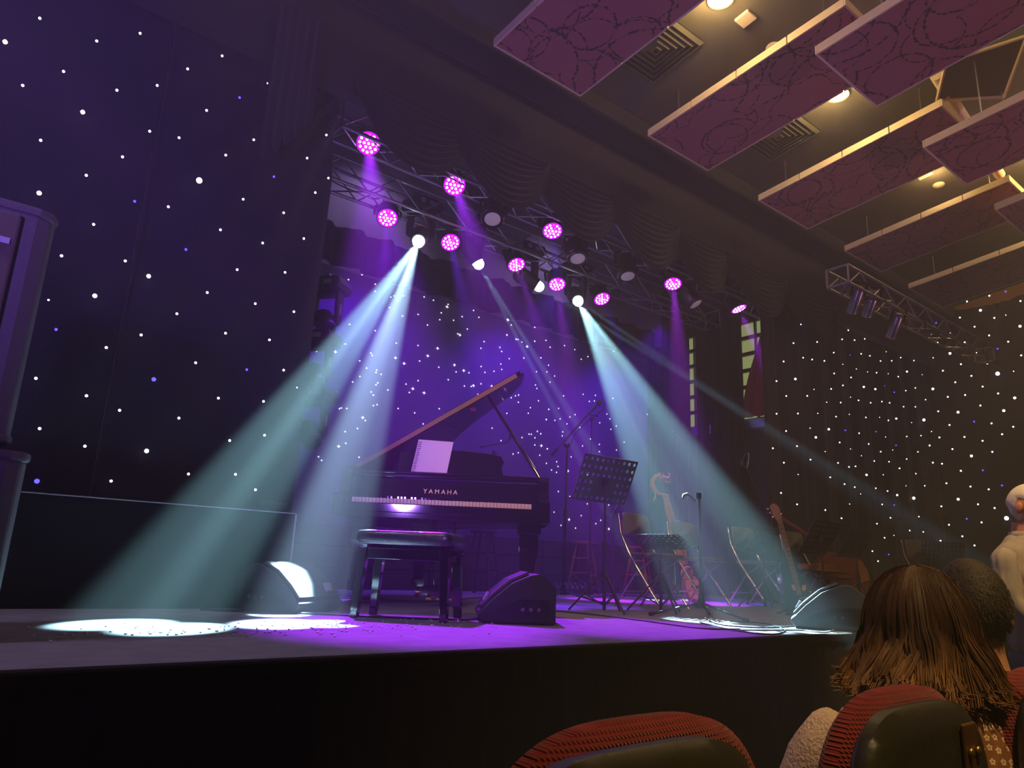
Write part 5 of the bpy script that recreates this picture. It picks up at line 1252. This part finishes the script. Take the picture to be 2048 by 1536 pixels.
for s in (-1, 1):
    o = MB().tube([(s*.17, .03, -.25), (s*.22, .01, -.30), (s*.25, -.03, -.45), (s*.24, -.08, -.56)], [.055, .06, .055, .05], 14).build('sleeve', K['olive'], q2, smooth=True); rumple(o, .01, .06)
    MB().tube([(s*.24, -.08, -.56), (s*.2, -.3, -.58)], [.042, .03], 12).build('forearm', K['skin_'], q2, smooth=True)
    m = MB(); m.ellip((s*.19, -.345, -.58), (.034, .05, .02), 12, 8)
    for f in range(4): m.tube([(s*(.21-.017*f), -.385, -.578), (s*(.207-.017*f), -.425, -.59), (s*(.205-.017*f), -.43, -.61)], [.009, .009, .007], 7)
    m.tube([(s*.16, -.33, -.58), (s*.14, -.36, -.585), (s*.14, -.385, -.595)], [.011, .01, .008], 7)
    m.build('hand', K['skin_'], q2, smooth=True)
    MB().tube([(s*.09, .0, -.72), (s*.10, -.42, -.70), (s*.10, -.45, -1.13)], [.09, .07, .05], 14).build('trouser_leg', K['jeans'], q2, smooth=True)
    MB().ellip((s*.10, -.50, Z_HALL-QC.z+.04), (.045, .12, .04), 14, 8).build('shoe', K['black'], q2, smooth=True)
q3 = seat('dark red seat carrying the short haired person', QC.x-.02, 0, QC.y-.20, -.02)
# --- standing man with white hair at the right edge, arms folded, looking down to the right
MC = atdepth(2050, 1015, 3.9)
mn = thing('person', 'standing person with white hair and grey shirt, arms folded, by the stage edge', 'person', (MC.x, MC.y, Z_HALL), pi-radians(192))
H = MC.z - Z_HALL
Rm = Matrix.Rotation(radians(20), 3, 'X')
head(mn, 'body', (0, -.02, H), Rm, K['skinr'], 1.0)
m = MB()
def cap2(d, p):
    q = head_fn(d, p)
    if d.y < -.25 and d.z < .75: q = q*.90
    elif d.y < .30 and d.z < .30: q.x *= .87
    if d.z < -.55: q = q*.90
    return q
m.ellip((0, 0, 0), (.082, .102, .124), 36, 24, cap2); m.v = [tuple(Rm @ (V(v)+V((0, .006, .003)))+V((0, -.02, H))) for v in m.v]; m.build('hair', K['white_hair'], mn, smooth=True)
loft([(0, .03, H-.24, .09, .08), (0, .02, H-.17, .062, .064), (0, .01, H-.08, .058, .06)], 24).build('neck', K['skinr'], mn, smooth=True)
m = loft([(0, .0, H-.80, .185, .135), (0, .0, H-.62, .185, .135), (0, .01, H-.45, .21, .14), (0, .02, H-.31, .23, .13), (0, .02, H-.225, .20, .11), (0, .02, H-.185, .13, .088), (0, .02, H-.135, .080, .074)], 36)
o = m.build('shirt', K['greyshirt'], mn, smooth=True); rumple(o, .03, .08)
cl = MB().grid(lambda u, v: ((.084-.010*v)*cos(2*pi*u), .018+(.078-.010*v)*sin(2*pi*u), H-.170+.040*v-.02*(-sin(2*pi*u) > .7)), 32, 2, True).build('collar', K['greyshirt'], mn, smooth=True, solid=.005)
for s in (-1, 1):
    pts = [(s*.18, .02, H-.235), (s*.24, .01, H-.29), (s*.25, -.02, H-.48), (s*.245, -.07, H-.58), (s*.10, -.19, H-.53+.03*s), (-s*.06, -.205, H-.50+.03*s)]
    o = MB().tube(pts, [.055, .065, .056, .055, .048, .040], 16).build('sleeve', K['greyshirt'], mn, smooth=True); rumple(o, .028, .06)
    m = MB(); m.ellip((-s*.10, -.205, H-.49+.03*s), (.045, .024, .034), 12, 8)
    for f in range(4): m.tube([(-s*.135, -.205, H-.465-.018*f+.03*s), (-s*.175, -.19, H-.465-.018*f+.03*s), (-s*.19, -.165, H-.47-.018*f+.03*s)], [.0095, .009, .008], 7)
    m.tube([(-s*.09, -.21, H-.465+.03*s), (-s*.11, -.215, H-.43+.03*s), (-s*.135, -.21, H-.415+.03*s)], [.011, .010, .008], 7)
    m.build('hand', K['skinr'], mn, smooth=True)
    o = MB().tube([(s*.085, 0, H-.78), (s*.095, 0, H-1.15), (s*.10, .01, .08)], [.10, .08, .06], 18).build('trouser_leg', K['jeans'], mn, smooth=True)
    MB().ellip((s*.10, -.05, .045), (.05, .14, .045), 16, 8).build('shoe', K['black'], mn, smooth=True)
MB().grid(lambda u, v: (.188*cos(2*pi*u), .137*sin(2*pi*u), H-.84+.10*v), 36, 2, True).build('waistband', K['jeans'], mn, smooth=True, solid=.004)
